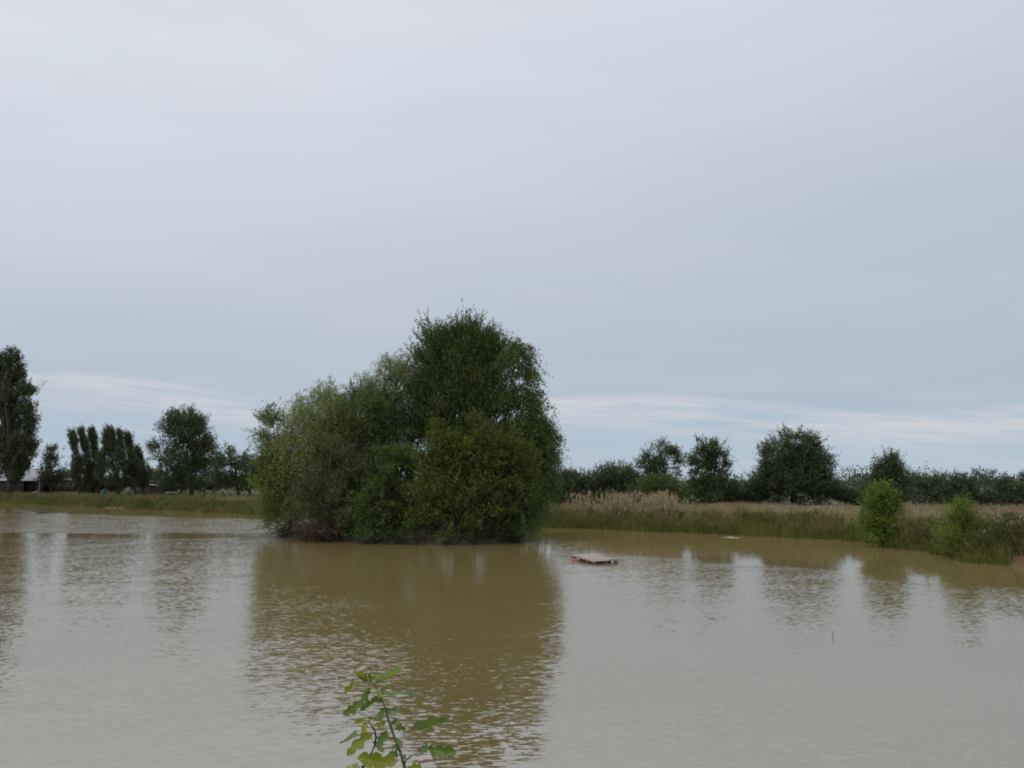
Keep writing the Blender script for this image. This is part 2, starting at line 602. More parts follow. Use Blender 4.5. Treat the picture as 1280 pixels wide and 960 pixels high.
def leaves_mesh(pos, axisv, ll, lw, name, mats, extra=None):
    """a pointed, slightly folded leaf of two triangles at every position"""
    N = len(pos)
    rnd = unit(rng.normal(size=(N, 3)))
    side = unit(np.cross(axisv, rnd))
    nrm = unit(np.cross(side, axisv))
    l = (ll * rng.uniform(.6, 1.25, N))[:, None]
    w = (lw * rng.uniform(.6, 1.25, N))[:, None]
    v0 = pos
    v1 = pos + axisv * l * .45 + side * w * .5 + nrm * w * .12
    v2 = pos + axisv * l
    v3 = pos + axisv * l * .45 - side * w * .5 + nrm * w * .12
    V = np.stack([v0, v1, v2, v3], 1).reshape(-1, 3)
    Q = np.arange(4 * N).reshape(N, 4)
    mi = np.zeros(N, np.int32)
    if extra is not None and len(extra[0]):
        ev, eq = extra
        Q = np.concatenate([Q, eq + len(V)])
        V = np.concatenate([V, ev])
        mi = np.concatenate([mi, np.ones(len(eq), np.int32)])
    return mesh_np(name, V, Q, None, mats, mi)


def sprays(lobes, p, K):
    """lobes: rows (cx,cy,cz, rx,ry,rz, weight); returns leaf positions, axes and twig mesh"""
    L = np.array(lobes, float)
    area = L[:, 3] * L[:, 5] * L[:, 6]
    nS = p['n']
    ncl = max(6, int(nS / p.get('per', 9)))
    li = rng.choice(len(L), ncl, p=area / area.sum())
    dirs = unit(rng.normal(size=(ncl, 3)))
    dirs[:, 2] = np.where(dirs[:, 2] < -.3, dirs[:, 2] * rng.uniform(.3, 1, ncl), dirs[:, 2])
    rad = rng.uniform(p.get('rmin', .35), 1.0, ncl) ** p.get('rpow', .6)
    cc = L[li, :3] + dirs * L[li, 3:6] * (rad * p.get('rmax', .93))[:, None]
    si = np.repeat(np.arange(ncl), p.get('per', 9))
    si = si[:nS]
    n_ = len(si)
    cr = p.get('clump', .28)
    o = cc[si] + rng.normal(size=(n_, 3)) * cr * np.array((1, 1, .8))
    outw = unit((cc[si] - L[li[si], :3]) / L[li[si], 3:6] + rng.normal(size=(n_, 3)) * .1)
    dd = unit(outw * p.get('out', 1.) + np.array((0, 0, 1.)) * p.get('up', .5) + np.array(p.get('lean', (0, 0, 0)))
              + rng.normal(size=(n_, 3)) * p.get('rnd', .5))
    ln = p.get('len', .7) * rng.uniform(.45, 1.3, n_)
    g = p.get('droop', .2)
    t = (np.arange(K) + rng.uniform(.1, .9, (n_, K))) / K
    P0 = o[:, None] + dd[:, None] * (ln[:, None] * t)[..., None]
    P0[..., 2] -= (g * ln[:, None] * t ** 2)
    P0 += rng.normal(size=P0.shape) * p.get('jit', .05)
    tan = dd[:, None] * np.ones((1, K, 1))
    tan = tan - np.array((0, 0, 1.)) * (2 * g * t)[..., None]
    ax = unit(unit(tan) * p.get('along', .7) + rng.normal(size=P0.shape) * .6)
    # twigs
    nt_ = int(n_ * p.get('twigs', .5))
    ts = np.array([0, .5, 1.0])
    tp = o[:nt_, None] + dd[:nt_, None] * (ln[:nt_, None] * ts)[..., None]
    tp[..., 2] -= g * ln[:nt_, None] * ts ** 2
    wv_ = unit(np.cross(dd[:nt_], np.array((0, 1., 0.2))))
    wd = p.get('tw', .012) * np.array([1, .7, .25])
    a = tp + wv_[:, None] * wd[None, :, None]
    c = tp - wv_[:, None] * wd[None, :, None]
    tv = np.stack([a, c], 2).reshape(nt_ * 6, 3)
    base = np.arange(nt_)[:, None] * 6
    tq = np.concatenate([base + np.array([0, 1, 3, 2]), base + np.array([2, 3, 5, 4])])
    return P0.reshape(-1, 3), ax.reshape(-1, 3), (tv, tq)


def limbs(mb, base, targets, r0, lean=0.0):
    """trunk rising to a fork, limbs bending out to every target"""
    base = np.asarray(base, float)
    T = np.asarray(targets, float)
    top = T[T[:, 2].argmax()]
    fork = base + (top - base) * 0.28
    fork[:2] += rng.normal(size=2) * .1
    pts = [base - (0, 0, .3), base + (fork - base) * .5 + np.append(rng.normal(size=2) * .05, 0), fork]
    mb.tube(pts, [r0 * 1.25, r0, r0 * .85], 8)
    for tg in T:
        k = rng.uniform(.1, .95)
        st = base + (fork - base) * (0.6 + .4 * k) if tg is not top else fork
        mid = (st + tg) / 2 + rng.normal(size=3) * np.linalg.norm(tg - st) * .08
        mid[2] += np.linalg.norm((tg - st)[:2]) * .12
        r = r0 * (.75 if np.allclose(tg, top) else rng.uniform(.3, .55))
        mb.tube([st, st + (mid - st) * .55, mid, mid + (tg - mid) * .55, tg], [r, r * .85, r * .6, r * .4, r * .15], 6)


def tree(name, label, cat, lobespx, d, mat, p, K=14, leaf=(.10, .055), base=None, r0=.12, bark=None, group=None,
         dk=.85, nbranch=7, zbase=None, crown_name='crown'):
    """lobespx rows: px, py, rpx, rpy[, depth offset[, weight]] measured in the photo's pixels at distance d"""
    L = []
    for row in lobespx:
        px, py, rx, ry = row[:4]
        dd = d + (row[4] if len(row) > 4 else 0)
        w = row[5] if len(row) > 5 else 1
        c = at(px, py, dd)
        L.append((c[0], c[1], c[2], rx * dd / F, max(rx * dd / F * dk, .3), ry * dd / F, w))
    L = np.array(L)
    if base is None:
        bx = (L[:, 0] * L[:, 3]).sum() / L[:, 3].sum()
        by = d
    else:
        bx, by = at(base, 600, d)[:2]
    if zbase is None:
        ir = float(island_r(np.array(bx), np.array(by)))
        zb = max(0.0, min((1 - ir) * 2.2, .55)) if ir < 1.1 else float(height(np.array([bx]), np.array([by]))[0])
    else:
        zb = zbase
    t = thing(name, label, cat, (bx, by, zb), group)
    mb = MB()
    tg = [l[:3] + (0, 0, l[5] * .55) for l in L]
    while len(tg) < nbranch:
        l = L[rng.integers(len(L))]
        tg.append(l[:3] + rng.uniform(-.6, .6, 3) * l[3:6])
    limbs(mb, (bx, by, zb), tg, r0)
    mb.build('trunk', bark or M_bark, t, smooth=True)
    pos, ax, tw = sprays(L, p, K)
    ok = pos[:, 2] > max(zb - .3, 0.04)
    me = leaves_mesh(pos[ok], ax[ok], leaf[0], leaf[1], crown_name, [mat, M_twig], tw)
    link(crown_name, me, t)
    return t


# ---- the island's trees and bushes
tree('weeping_willow', 'pale grey-green weeping willow with hanging strands on the left half of the island', 'willow tree',
     [(402, 512, 30, 34), (440, 500, 36, 32), (492, 480, 34, 36, 0, 1.5), (512, 462, 16, 26, 0, 1.6), (380, 560, 26, 60, -1.2, 1.6), (412, 540, 36, 50, -1, 1.3), (420, 560, 46, 60), (465, 540, 45, 60),
      (396, 610, 30, 40), (515, 500, 20, 40)], 41.2, G_willow,
     dict(n=5400, per=14, out=.45, up=.7, rnd=.3, len=1.35, droop=1.5, jit=.03, clump=.26, rmin=.5, along=1.8, twigs=.5, tw=.008),
     K=17, leaf=(.13, .034), base=455, r0=.28)
tree('dark_willow', 'dark green broad tree in the middle of the island behind the front bushes', 'tree',
     [(455, 530, 50, 44), (500, 520, 42, 50), (520, 565, 45, 50), (450, 580, 50, 50), (485, 620, 55, 45)], 40.4, G_mid,
     dict(n=3300, per=26, len=.6, droop=.3, up=.5, clump=.30, rmin=.5), K=15, leaf=(.125, .06), base=490, r0=.24)
tree('tall_birch', 'tallest tree on the island, with two feathery pointed tops', 'birch tree',
     [(537, 420, 9, 24, 0, 1.5), (535, 448, 13, 32, 0, 1.2), (552, 438, 13, 28, 0, 1.3), (545, 469, 24, 40), (541, 512, 33, 45), (576, 418, 8, 24, 0, 1.7), (590, 430, 15, 26, 0, 1.3), (570, 440, 14, 28, 0, 1.2), (608, 440, 13, 26, 0, 1.3), (628, 452, 12, 24, 0, 1.2), (590, 457, 27, 42), (612, 462, 18, 34),
      (600, 505, 42, 50), (565, 540, 50, 45), (580, 480, 40, 45), (600, 570, 55, 50)], 40.3, G_mid,
     dict(n=8000, per=10, out=.5, up=1.15, rnd=.28, len=.85, droop=.12, jit=.035, clump=.19, rmin=.35, rmax=.86, along=1.2, tw=.009),
     K=14, leaf=(.12, .058), base=575, r0=.24)
tree('drooping_birch', 'loose birch with hanging sprays at the right end of the island', 'birch tree',
     [(646, 448, 14, 24, 0, 1.5), (656, 486, 17, 32, 0, 1.5), (650, 530, 33, 50), (667, 560, 25, 50), (676, 585, 15, 38), (648, 600, 36, 50),
      (687, 560, 7, 26, 0, 1.3), (664, 520, 13, 34), (674, 618, 10, 28), (640, 640, 35, 26)], 39.0, G_mid,
     dict(n=4400, per=12, out=.7, up=.25, rnd=.35, len=.8, droop=1.05, jit=.035, clump=.18, rmin=.35, rmax=.88, along=1.2, tw=.009),
     K=14, leaf=(.12, .056), base=645, r0=.18)
tree('feathery_shrub', 'bright green feathery shrub leaning out over water at the left tip of the island', 'shrub',
     [(341, 545, 12, 26), (352, 575, 20, 34), (344, 590, 13, 34), (346, 612, 25, 34), (352, 640, 26, 18), (365, 600, 22, 44), (341, 612, 13, 26), (350, 652, 18, 10), (336, 528, 5, 12, 0, 4)],
     40.6, G_bright,
     dict(n=2100, per=12, out=.8, up=.8, rnd=.28, len=.7, droop=.1, jit=.05, clump=.2, along=1.1, tw=.009),
     K=14, leaf=(.13, .045), base=368, r0=.1)
tree('sallow_bush', 'grey-green sallow bush at the front left of the island above the brown brush', 'bush',
     [(420, 572, 22, 30), (410, 602, 30, 34), (430, 600, 30, 40), (425, 635, 42, 28), (400, 625, 30, 30), (445, 662, 24, 9), (380, 640, 22, 16)], 38.4, G_grey,
     dict(n=2000, per=24, len=.5, up=.6, droop=.1, clump=.24), K=14, leaf=(.10, .045), base=415, r0=.1)
tree('leafy_bush', 'mid green leafy bush at the centre front of the island, low over the water', 'bush',
     [(470, 590, 30, 34), (495, 600, 30, 40), (470, 630, 42, 32), (500, 645, 42, 26), (455, 655, 38, 14), (520, 655, 30, 18), (460, 668, 38, 7, -.3, 1.5), (520, 670, 36, 8, -.5, 1.5)],
     37.9, G_mid,
     dict(n=1900, per=24, len=.5, up=.4, droop=.35, clump=.24), K=14, leaf=(.11, .055), base=485, r0=.1)
tree('yellowing_bush', 'broad ragged yellow-green bush with autumn leaves at the right front of the island', 'bush',
     [(550, 552, 14, 26, 0, 1.6), (572, 565, 22, 26), (598, 548, 14, 24, 0, 1.6), (618, 566, 24, 24), (641, 562, 14, 22, 0, 1.6), (535, 585, 16, 24, 0, 1.3), (652, 588, 14, 26, 0, 1.3),
      (560, 600, 34, 34), (606, 604, 40, 34), (640, 622, 22, 26), (580, 640, 52, 24), (538, 640, 28, 26), (600, 662, 36, 14, .2), (570, 672, 52, 8, 0, 1.5),
      (575, 610, 50, 50, 1.0, .6)], 37.0, G_yel,
     dict(n=3400, per=17, len=.6, up=.75, droop=.12, clump=.22, rmax=.88), K=14, leaf=(.12, .065), base=585, r0=.12)
tree('overhanging_bush', 'low green bush overhanging the water at the right end of the island', 'bush',
     [(650, 630, 26, 28), (640, 645, 26, 22), (662, 648, 16, 16), (648, 600, 30, 34)], 37.6, G_mid,
     dict(n=950, per=9, len=.5, up=.2, droop=.5, clump=.24), K=14, leaf=(.10, .05), base=632, r0=.08)

# brown brush pile and dead branches at the island's left foot
t = thing('brush_pile', 'heap of reddish brown dead brush at the foot of the grey-green sallow', 'brush pile', (*at(402, 600, 38.2)[:2], .1))
lob = [(*at(402, 662, 38.0), 1.05, .8, .55, 1), (*at(420, 652, 38.3), .9, .7, .75, 1), (*at(388, 668, 38.2), .6, .5, .3, 1)]
pos, ax, tw = sprays(lob, dict(n=420, per=8, len=.5, up=.3, droop=.4, clump=.2, twigs=1, tw=.012, rnd=.8), 10)
ok = pos[:, 2] > .03
link('dead_leaves', leaves_mesh(pos[ok], ax[ok], .11, .04, 'dead_leaves', [M_dead, M_twig], tw), t)
mb = MB()
for _ in range(60):
    a = np.array(lob[rng.integers(3)][:3]) + rng.normal(size=3) * (.5, .3, .15)
    a[2] = max(a[2], .1)
    dv = unit(rng.normal(size=3) * (1, .6, .5))
    l = rng.uniform(.5, 1.3)
    e = a + dv * l
    e[2] = max(e[2], .03)
    mb.tube([a, (a + e) / 2 + rng.normal(size=3) * .06, e], [.022, .016, .006], 5)
mb.build('dead_stems', M_twig, t)

t0 = at(345, 661, 40.2)
mb = MB()
for (pts, r) in [([(360, 655), (348, 662), (335, 660), (325, 657), (317, 662)], .035), ([(335, 660), (330, 653), (327, 650)], .02),
                 ([(325, 657), (319, 655)], .016), ([(348, 662), (341, 667), (334, 668)], .022), ([(330, 658), (326, 663)], .015),
                 ([(352, 658), (345, 653), (338, 652)], .02)]:
    w = [at(a, c, 40.0 + .25 * k) for k, (a, c) in enumerate(pts)]
    w = [np.array((q_[0], q_[1], max(q_[2], -.02))) for q_ in w]
    mb.tube(w, np.linspace(r, r * .4, len(w)), 6)
o = mb.build('fallen_branch', M_bark)
o['label'] = 'bare dead branch dipping into the water off the left tip of the island'
o['category'] = 'branch'

# tangle of roots and weeds along the island's waterline
G_fringe = leaf_mat('fringe_leaf', [(0.022, 0.034, 0.012), (0.050, 0.066, 0.020), (0.095, 0.105, 0.034)])
pp = []
for k in range(900):
    th = rng.uniform(0, 2 * math.pi)
    rad = rng.uniform(.84, 1.0) + .05 * math.sin(th * 9) + .03 * math.sin(th * 23)
    u = IRX * abs(math.cos(th)) ** (2 / 2.6) * math.copysign(1, math.cos(th)) * rad
    w = IRY * abs(math.sin(th)) ** (2 / 2.6) * math.copysign(1, math.sin(th)) * rad
    pp.append((IC[0] + u * math.cos(IROT) - w * math.sin(IROT), IC[1] + u * math.sin(IROT) + w * math.cos(IROT), .18, .3, .3, .2, 1))
pos, ax, tw = sprays(pp, dict(n=2400, per=2, len=.45, up=.6, droop=.6, clump=.12, rnd=.6, tw=.01), 10)
ok = pos[:, 2] > .02
o = link('waterside_weeds', leaves_mesh(pos[ok], ax[ok], .10, .04, 'waterside_weeds', [G_fringe, M_twig], tw))
o['kind'] = 'stuff'

# ---- far left: poplar, wind-blown row, single trees
PT = dict(per=8, len=1.0, up=1.3, out=.5, rnd=.3, droop=0, clump=.35, jit=.10, tw=.02)
pl = []
for (qx, qt, qw) in ((-26, 480, 9), (-14, 462, 10), (-2, 446, 9), (9, 438, 8), (19, 443, 7), (28, 455, 6), (36, 478, 6), (41, 508, 5)):
    yy = qt + 14
    while yy < 604:
        fr = (yy - qt) / (600 - qt)
        shrink = 1 - max(0, (yy - 565) / 58)
        pl.append((10 + (qx - 10) * shrink * (0.9 + .1 * math.sin(yy)), yy, qw * (.65 + .45 * math.sin(math.pi * min(1, fr + .2))), 15, rng.uniform(-1.5, 1.5)))
        yy += 22
pl += [(14, 575, 17, 20, -1), (14, 596, 12, 12, -1), (2, 560, 20, 20, -1), (28, 560, 14, 20, -1)]
tree('poplar_tree', 'tall dark columnar poplar at the left edge of the photo beside the red shed', 'poplar tree', pl,
     104, G_pop, dict(PT, n=5200, per=14, len=.8, up=1.6, clump=.32, jit=.10, rmin=.3, rmax=.85), K=14, leaf=(.22, .15), base=14, r0=.30, dk=1.1)
tree('young_tree', 'small slender conical tree standing between the red shed and the wind-blown row', 'tree',
     [(66, 572, 7, 14), (66, 590, 10, 14), (70, 600, 10, 10), (62, 600, 9, 10)], 112, G_far, dict(PT, n=420, len=.8), K=12, leaf=(.24, .13), base=66, r0=.12)
row = [(98, 539, 'thin outermost tree at the left end of the wind-blown row beyond the pond'),
       (110, 535, 'second tree of the wind-blown row, with a sharp leaning tip'),
       (122, 537, 'tree left of centre in the wind-blown row, behind the waterside grass'),
       (146, 535, 'tallest broad tree near the middle of the wind-blown row'),
       (168, 543, 'tree right of centre in the wind-blown row near the small shed'),
       (180, 559, 'lower tree at the right end of the wind-blown row, beside the small shed')]
for k, (px, top, lab) in enumerate(row):
    w = (8, 8, 10, 15, 10, 8)[k]
    lb = [(px - 7, top + 7, 1.5, 6, 0, 12), (px - 5, top + 15, 2.4, 8, 0, 7), (px - 3, top + 25, w * .33, 9, 0, 3.5), (px - 1, top + 36, w * .55, 10, 0, 1.6),
          (px + 1, top + 46, w, 14), (px, 590, w * 1.25, 15), (px - 1, 605, w * 1.15, 8)]
    if k == 3:
        lb += [(px - 16, 578, 9, 16, 0, 1.6), (px - 10, 560, 7, 14, 0, 1.4), (px - 20, 598, 10, 12), (px + 14, 575, 8, 16)]
        for e_ in (-13, 4):
            lb += [(px + e_, top + 11, 1.5, 6, 0, 12), (px + e_ + 2, top + 20, 2.6, 8, 0, 6), (px + e_ + 3, top + 31, 5, 10, 0, 2.5)]
    tree('wind_blown_tree', lab, 'tree', lb,
         106 + (k % 3) * 1.5, G_deep, dict(PT, n=(850, 900, 1150, 2000, 1050, 650)[k], len=.8, lean=(-.6, 0, 0), out=.3, up=1.4, rnd=.25, per=7, jit=.06, clump=.15, rmax=.9),
         K=13, leaf=(.19, .09), base=px + 3, r0=.12, group='row of wind-blown trees beyond the pond')
tree('broad_tree', 'broad rounded tree with a ragged top, standing alone right of the small shed', 'tree',
     [(228, 536, 26, 20), (212, 530, 12, 12), (246, 545, 16, 18), (206, 568, 18, 16), (232, 572, 30, 24), (256, 572, 14, 26), (215, 592, 22, 16),
      (245, 596, 22, 14), (236, 526, 14, 12)], 104, G_dark, dict(n=3000, per=9, len=1.0, up=.5, rnd=.4, droop=.05, lean=(.25, 0, 0), clump=.38, jit=.12, rmin=.4, tw=.02),
     K=14, leaf=(.20, .12), base=240, r0=.24)
tree('dark_bush', 'dark bush with an open top between the broad tree and the island', 'bush',
     [(290, 575, 18, 14), (284, 592, 22, 18), (305, 595, 20, 18), (275, 600, 12, 12), (322, 590, 18, 20), (340, 588, 22, 20)], 100, G_deep,
     dict(n=1200, per=8, len=.9, up=.6, clump=.35, jit=.12, tw=.02), K=12, leaf=(.24, .13), base=298, r0=.2)
tree('distant_bush', 'pale distant bush in the gap behind the small shed roof', 'bush',
     [(184, 597, 14, 11), (172, 600, 10, 9), (196, 601, 10, 9)], 150, G_far, dict(n=400, len=1.0, clump=.45, jit=.15, tw=.02), K=12, leaf=(.34, .2), base=184, r0=.2)
tree('distant_bush', 'low distant bush showing over the red shed ridge', 'bush',
     [(54, 592, 10, 8), (48, 600, 14, 8), (84, 598, 10, 10)], 160, G_far, dict(n=320, len=1.0, clump=.45, jit=.15, tw=.02), K=12, leaf=(.34, .2), base=56, r0=.2)

for px, w, top, lab in ((118, 24, 600, 'dark undergrowth bush behind the left half of the wind-blown row'),
                        (150, 22, 598, 'dark undergrowth bush behind the right half of the wind-blown row'),
                        (218, 18, 600, 'low dark bush at the foot of the broad tree, beside the white bench'),
                        (256, 24, 596, 'low dark bush filling the gap between the broad tree and the dark open-topped bush'),
                        (312, 28, 594, 'low dark bush between the dark open-topped bush and the island')):
    tree('undergrowth_bush', lab, 'bush', [(px, (top + 612) / 2, w, 9), (px - w * .5, 606, w * .6, 7), (px + w * .5, 606, w * .6, 7)], 113, G_dark,
         dict(n=520, per=8, len=.6, up=.6, clump=.3, jit=.1, tw=.02), K=12, leaf=(.22, .13), base=px, r0=.08, group='undergrowth behind the left bank trees')

# ---- hedge and trees beyond the right bank
H = dict(per=8, len=.5, up=.65, out=.8, rnd=.4, droop=.05, clump=.26, jit=.06, tw=.012, rmax=.9)
HG = 'bushes of the hedge beyond the right bank'


def hedge(lab, lobes, n_, d=72, mat=G_deep, p=None, **kw):
    return tree(kw.pop('name', 'hedge_bush'), lab, kw.pop('cat', 'bush'), lobes, d, mat, dict(H, n=int(n_ * 1.25), **(p or {})), K=12,
                leaf=kw.pop('leaf', (.145, .08)), group=kw.pop('group', HG), r0=kw.pop('r0', .1), **kw)


hedge('hedge bush with two small points just right of the island', [(705, 604, 15, 14), (718, 605, 16, 15), (694, 612, 18, 16), (730, 612, 18, 14), (712, 622, 32, 12)], 1300)
hedge('wide rounded hedge bush with twiggy top, left of the sparse-crowned tree', [(770, 597, 26, 15), (752, 604, 20, 16), (790, 605, 20, 16), (765, 620, 42, 14)], 1700, 71)
hedge('pale green low bush below the sparse-crowned tree', [(822, 612, 26, 14), (845, 617, 18, 12), (808, 622, 24, 10)], 900, 66, G_grey)
hedge('tree with an open round crown rising above the hedge behind the tan reeds',
      [(824, 570, 20, 17), (812, 580, 14, 12), (840, 575, 13, 14), (826, 592, 22, 12), (824, 606, 20, 12)], 900, 76, G_dark, dict(rmin=.5, clump=.24, per=12, len=.5),
      name='hedgerow_tree', cat='tree', group=None, base=826, r0=.16)
hedge('dark cone-shaped tree in the hedge, left of the big round oak',
      [(886, 560, 14, 14), (877, 575, 15, 18), (896, 578, 15, 18), (886, 600, 28, 20), (886, 620, 32, 16), (870, 612, 14, 14), (908, 612, 14, 14)],
      1900, 70, G_dark, dict(up=.9), name='conical_tree', cat='tree', group=None, base=887, r0=.16)
hedge('low hedge stretch between the conical tree and the big round oak', [(928, 618, 22, 14), (915, 622, 18, 12), (945, 618, 16, 14)], 900, 72)
hedge('biggest tree of the right bank hedge, dark and round-headed',
      [(992, 565, 36, 24), (975, 580, 26, 24), (1012, 580, 26, 26), (992, 602, 46, 26), (965, 604, 20, 22), (1020, 604, 18, 20), (992, 622, 44, 14)],
      3300, 71, G_dark, dict(len=.8, rmin=.45), name='oak_tree', cat='oak tree', group=None, base=992, r0=.26, leaf=(.16, .09))
hedge('sloping low bush just right of the big round oak', [(1044, 616, 14, 12), (1062, 623, 18, 9), (1032, 608, 10, 14), (1080, 627, 18, 7)], 950, 70)
hedge('spiky upright tree in the hedge right behind the bright waterside bush',
      [(1112, 588, 14, 16), (1102, 602, 16, 16), (1122, 602, 16, 18), (1112, 622, 30, 16)], 1200, 62, G_deep, dict(up=1.5, rnd=.22, len=.85, lean=(.1, 0, 0), per=6, clump=.2),
      name='spiky_tree', cat='tree', group=None, base=1112, r0=.12)
hedge('open twiggy hedge bush right of the spiky tree', [(1152, 606, 10, 7), (1172, 602, 10, 6), (1160, 624, 24, 9), (1166, 612, 14, 5)], 520, 68, p=dict(rmin=.5, per=5, clump=.2))
hedge('dark rounded hedge bush behind the small yellow-green shrub', [(1198, 606, 13, 9), (1188, 616, 14, 10), (1208, 616, 9, 10), (1190, 630, 24, 8)], 800, 66)
hedge('low flat hedge bush near the right edge of the photo', [(1232, 625, 18, 6), (1225, 632, 22, 7)], 450, 66)
hedge('hedge bush with a raised open top near the right edge of the photo', [(1254, 610, 8, 7), (1260, 621, 14, 9), (1250, 632, 24, 7)], 560, 65)
hedge('outermost hedge bush cut off by the right edge of the photo', [(1285, 614, 12, 9), (1290, 628, 24, 10), (1325, 618, 24, 12)], 650, 64)
hedge('hedge bush hidden mostly behind the right end of the island', [(660, 606, 24, 18), (640, 610, 26, 20), (672, 620, 26, 12)], 900, 74)

# far treeline closing the horizon
lob = []
for k in range(150):
    x = -260 + k * 4.2 + rng.uniform(-1.5, 1.5)
    y = 235 + 25 * math.sin(k * .13) + rng.uniform(-3, 3)
    hgt = rng.uniform(2.6, 4.4)
    lob.append((x, y, 1 + hgt * .5, 3.4, 2.6, hgt * .62, 1))
for k in range(70):
    x = -6 + k * 2.2 + rng.uniform(-.8, .8)
    hgt = rng.uniform(2.2, 3.1)
    lob.append((x, 128 + 3 * math.sin(k * .4), .9 + hgt * .45, 1.8, 1.4, hgt * .55, 3))
pos, ax, tw = sprays(lob, dict(n=8200, per=12, len=.8, up=.6, clump=.9, jit=.3, tw=.04), 8)
o = link('far_treeline', leaves_mesh(pos, ax, .40, .26, 'far_treeline', [G_far, M_twig], tw))
o['kind'] = 'stuff'

# ---- two shrubs standing at the right water's edge
tree('waterside_bush', 'bright green leafy bush standing in the water edge at the corner of the right bank', 'bush',
     [(1103, 622, 3, 11, 0, 9), (1110, 631, 3, 9, 0, 7), (1093, 635, 4, 9, 0, 5), (1121, 642, 4, 7, 0, 4), (1086, 650, 5, 6, 0, 2.5), (1103, 642, 11, 9),
      (1112, 650, 12, 9), (1098, 656, 13, 10), (1108, 666, 16, 10), (1126, 652, 4, 6, 0, 2.5), (1107, 678, 15, 6, 0, 1.4), (1093, 672, 9, 7)], 35.0, G_fresh,
     dict(n=1250, per=9, len=.42, up=.9, rnd=.4, out=.75, clump=.14, jit=.03, droop=.1, tw=.007), K=13, leaf=(.10, .05), base=1106, r0=.06, zbase=.02)
tree('young_willow', 'slim yellow-green willow shrub on the right bank, nearer than the leafy waterside bush', 'shrub',
     [(1204, 641, 3, 9, 0, 8), (1188, 652, 3, 10, 0, 6), (1214, 655, 3, 10, 0, 5), (1199, 666, 10, 9), (1184, 670, 8, 10), (1212, 672, 12, 11), (1200, 684, 18, 9)], 29.6, G_fresh,
     dict(n=640, per=9, len=.42, up=1.0, out=.6, rnd=.32, clump=.13, jit=.035, droop=.05, tw=.006), K=14, leaf=(.09, .028), base=1200, r0=.04, zbase=.35)


# ------------------------------------------------------------------ grasses
def blades(x, y, z, h, w, lean=.25, heads=None, name='grass', mat=None, bend=.35, hk=1.0):
    N = len(x)
    b0 = np.stack([x, y, z - .04], 1)
    a = rng.uniform(0, 2 * math.pi, N)
    side = np.stack([np.cos(a), np.sin(a) * .5, np.zeros(N)], 1) * (w / 2)[:, None]
    la = rng.uniform(0, 2 * math.pi, N)
    lv = np.stack([np.cos(la), np.sin(la), np.zeros(N)], 1) * (rng.uniform(0, lean, N) * h)[:, None]
    mid = b0 + lv * .35 + np.stack([np.zeros(N), np.zeros(N), h * .55], 1)
    tip = b0 + lv * (1 + bend) + np.stack([np.zeros(N), np.zeros(N), h], 1)
    V = np.stack([b0 - side, b0 + side, mid + side * .8, mid - side * .8, tip], 1).reshape(-1, 3)
    i = np.arange(N)[:, None] * 5
    Q = i + np.array([0, 1, 2, 3])
    T = i + np.array([3, 2, 4])
    me = mesh_np(name, V, Q, T, [mat])
    o = link(name, me)
    o['kind'] = 'stuff'
    return tip


def seed_heads(tips, ln, wd, name, mat):
    """plumes: three small overlapping slivers at the tip of each stalk"""
    N = len(tips)
    pos = np.repeat(tips, 5, 0) + rng.normal(size=(N * 5, 3)) * np.array((.02, .02, ln * .35))
    ax = unit(np.stack([rng.normal(size=N * 5) * .35 + .15, rng.normal(size=N * 5) * .3, np.ones(N * 5)], 1))
    me = leaves_mesh(pos, ax, ln, wd, name, [mat])
    o = link(name, me)
    o['kind'] = 'stuff'


def scatter(n_, xr, yr, srange, fn=None):
    """points in world ranges whose distance outside the pond lies within srange"""
    outp, outs = [], []
    while sum(map(len, outp)) < n_:
        q = np.stack([rng.uniform(*xr, 20000), rng.uniform(*yr, 20000)], 1)
        s = sdist(q)
        ok = (s > srange[0]) & (s < srange[1])
        if fn is not None:
            ok &= fn(q[:, 0], q[:, 1], s)
        outp.append(q[ok]); outs.append(s[ok])
    q = np.concatenate(outp)[:n_]; s = np.concatenate(outs)[:n_]
    return q[:, 0], q[:, 1], s


def along(n_, px0, px1, s0, s1, spow=1.0, fn=None):
    """points along the far shoreline between two photo columns, s0..s1 m behind the waterline"""
    A = POLY; B = np.roll(POLY, -1, 0)
    mid = (A + B) / 2
    pxm = 640 + F * mid[:, 0] / np.maximum(mid[:, 1], .1)
    keep = (mid[:, 1] > 20) & (pxm > px0) & (pxm < px1)
    A, B = A[keep], B[keep]
    L = np.linalg.norm(B - A, axis=1)
    k = rng.choice(len(A), n_, p=L / L.sum())
    t = rng.uniform(0, 1, n_)[:, None]
    base = A[k] + (B[k] - A[k]) * t
    tan = unit(B[k] - A[k])
    nrm = np.stack([tan[:, 1], -tan[:, 0]], 1)
    s = s0 + (s1 - s0) * rng.uniform(0, 1, n_) ** spow
    q = base + nrm * s[:, None]
    return q[:, 0], q[:, 1], s


# orientation check: outward must increase the signed distance
_x, _y, _s = along(50, 700, 1100, 3, 3.01)
OUT = 1 if np.median(sdist(np.stack([_x, _y], 1))) > 0 else -1
if OUT < 0:
    _along = along

    def along(n_, px0, px1, s0, s1, spow=1.0, fn=None):
        return _along(n_, px0, px1, -s0, -s1, spow)


def pxof(x, y):
    return 640 + F * x / np.maximum(y, .1)


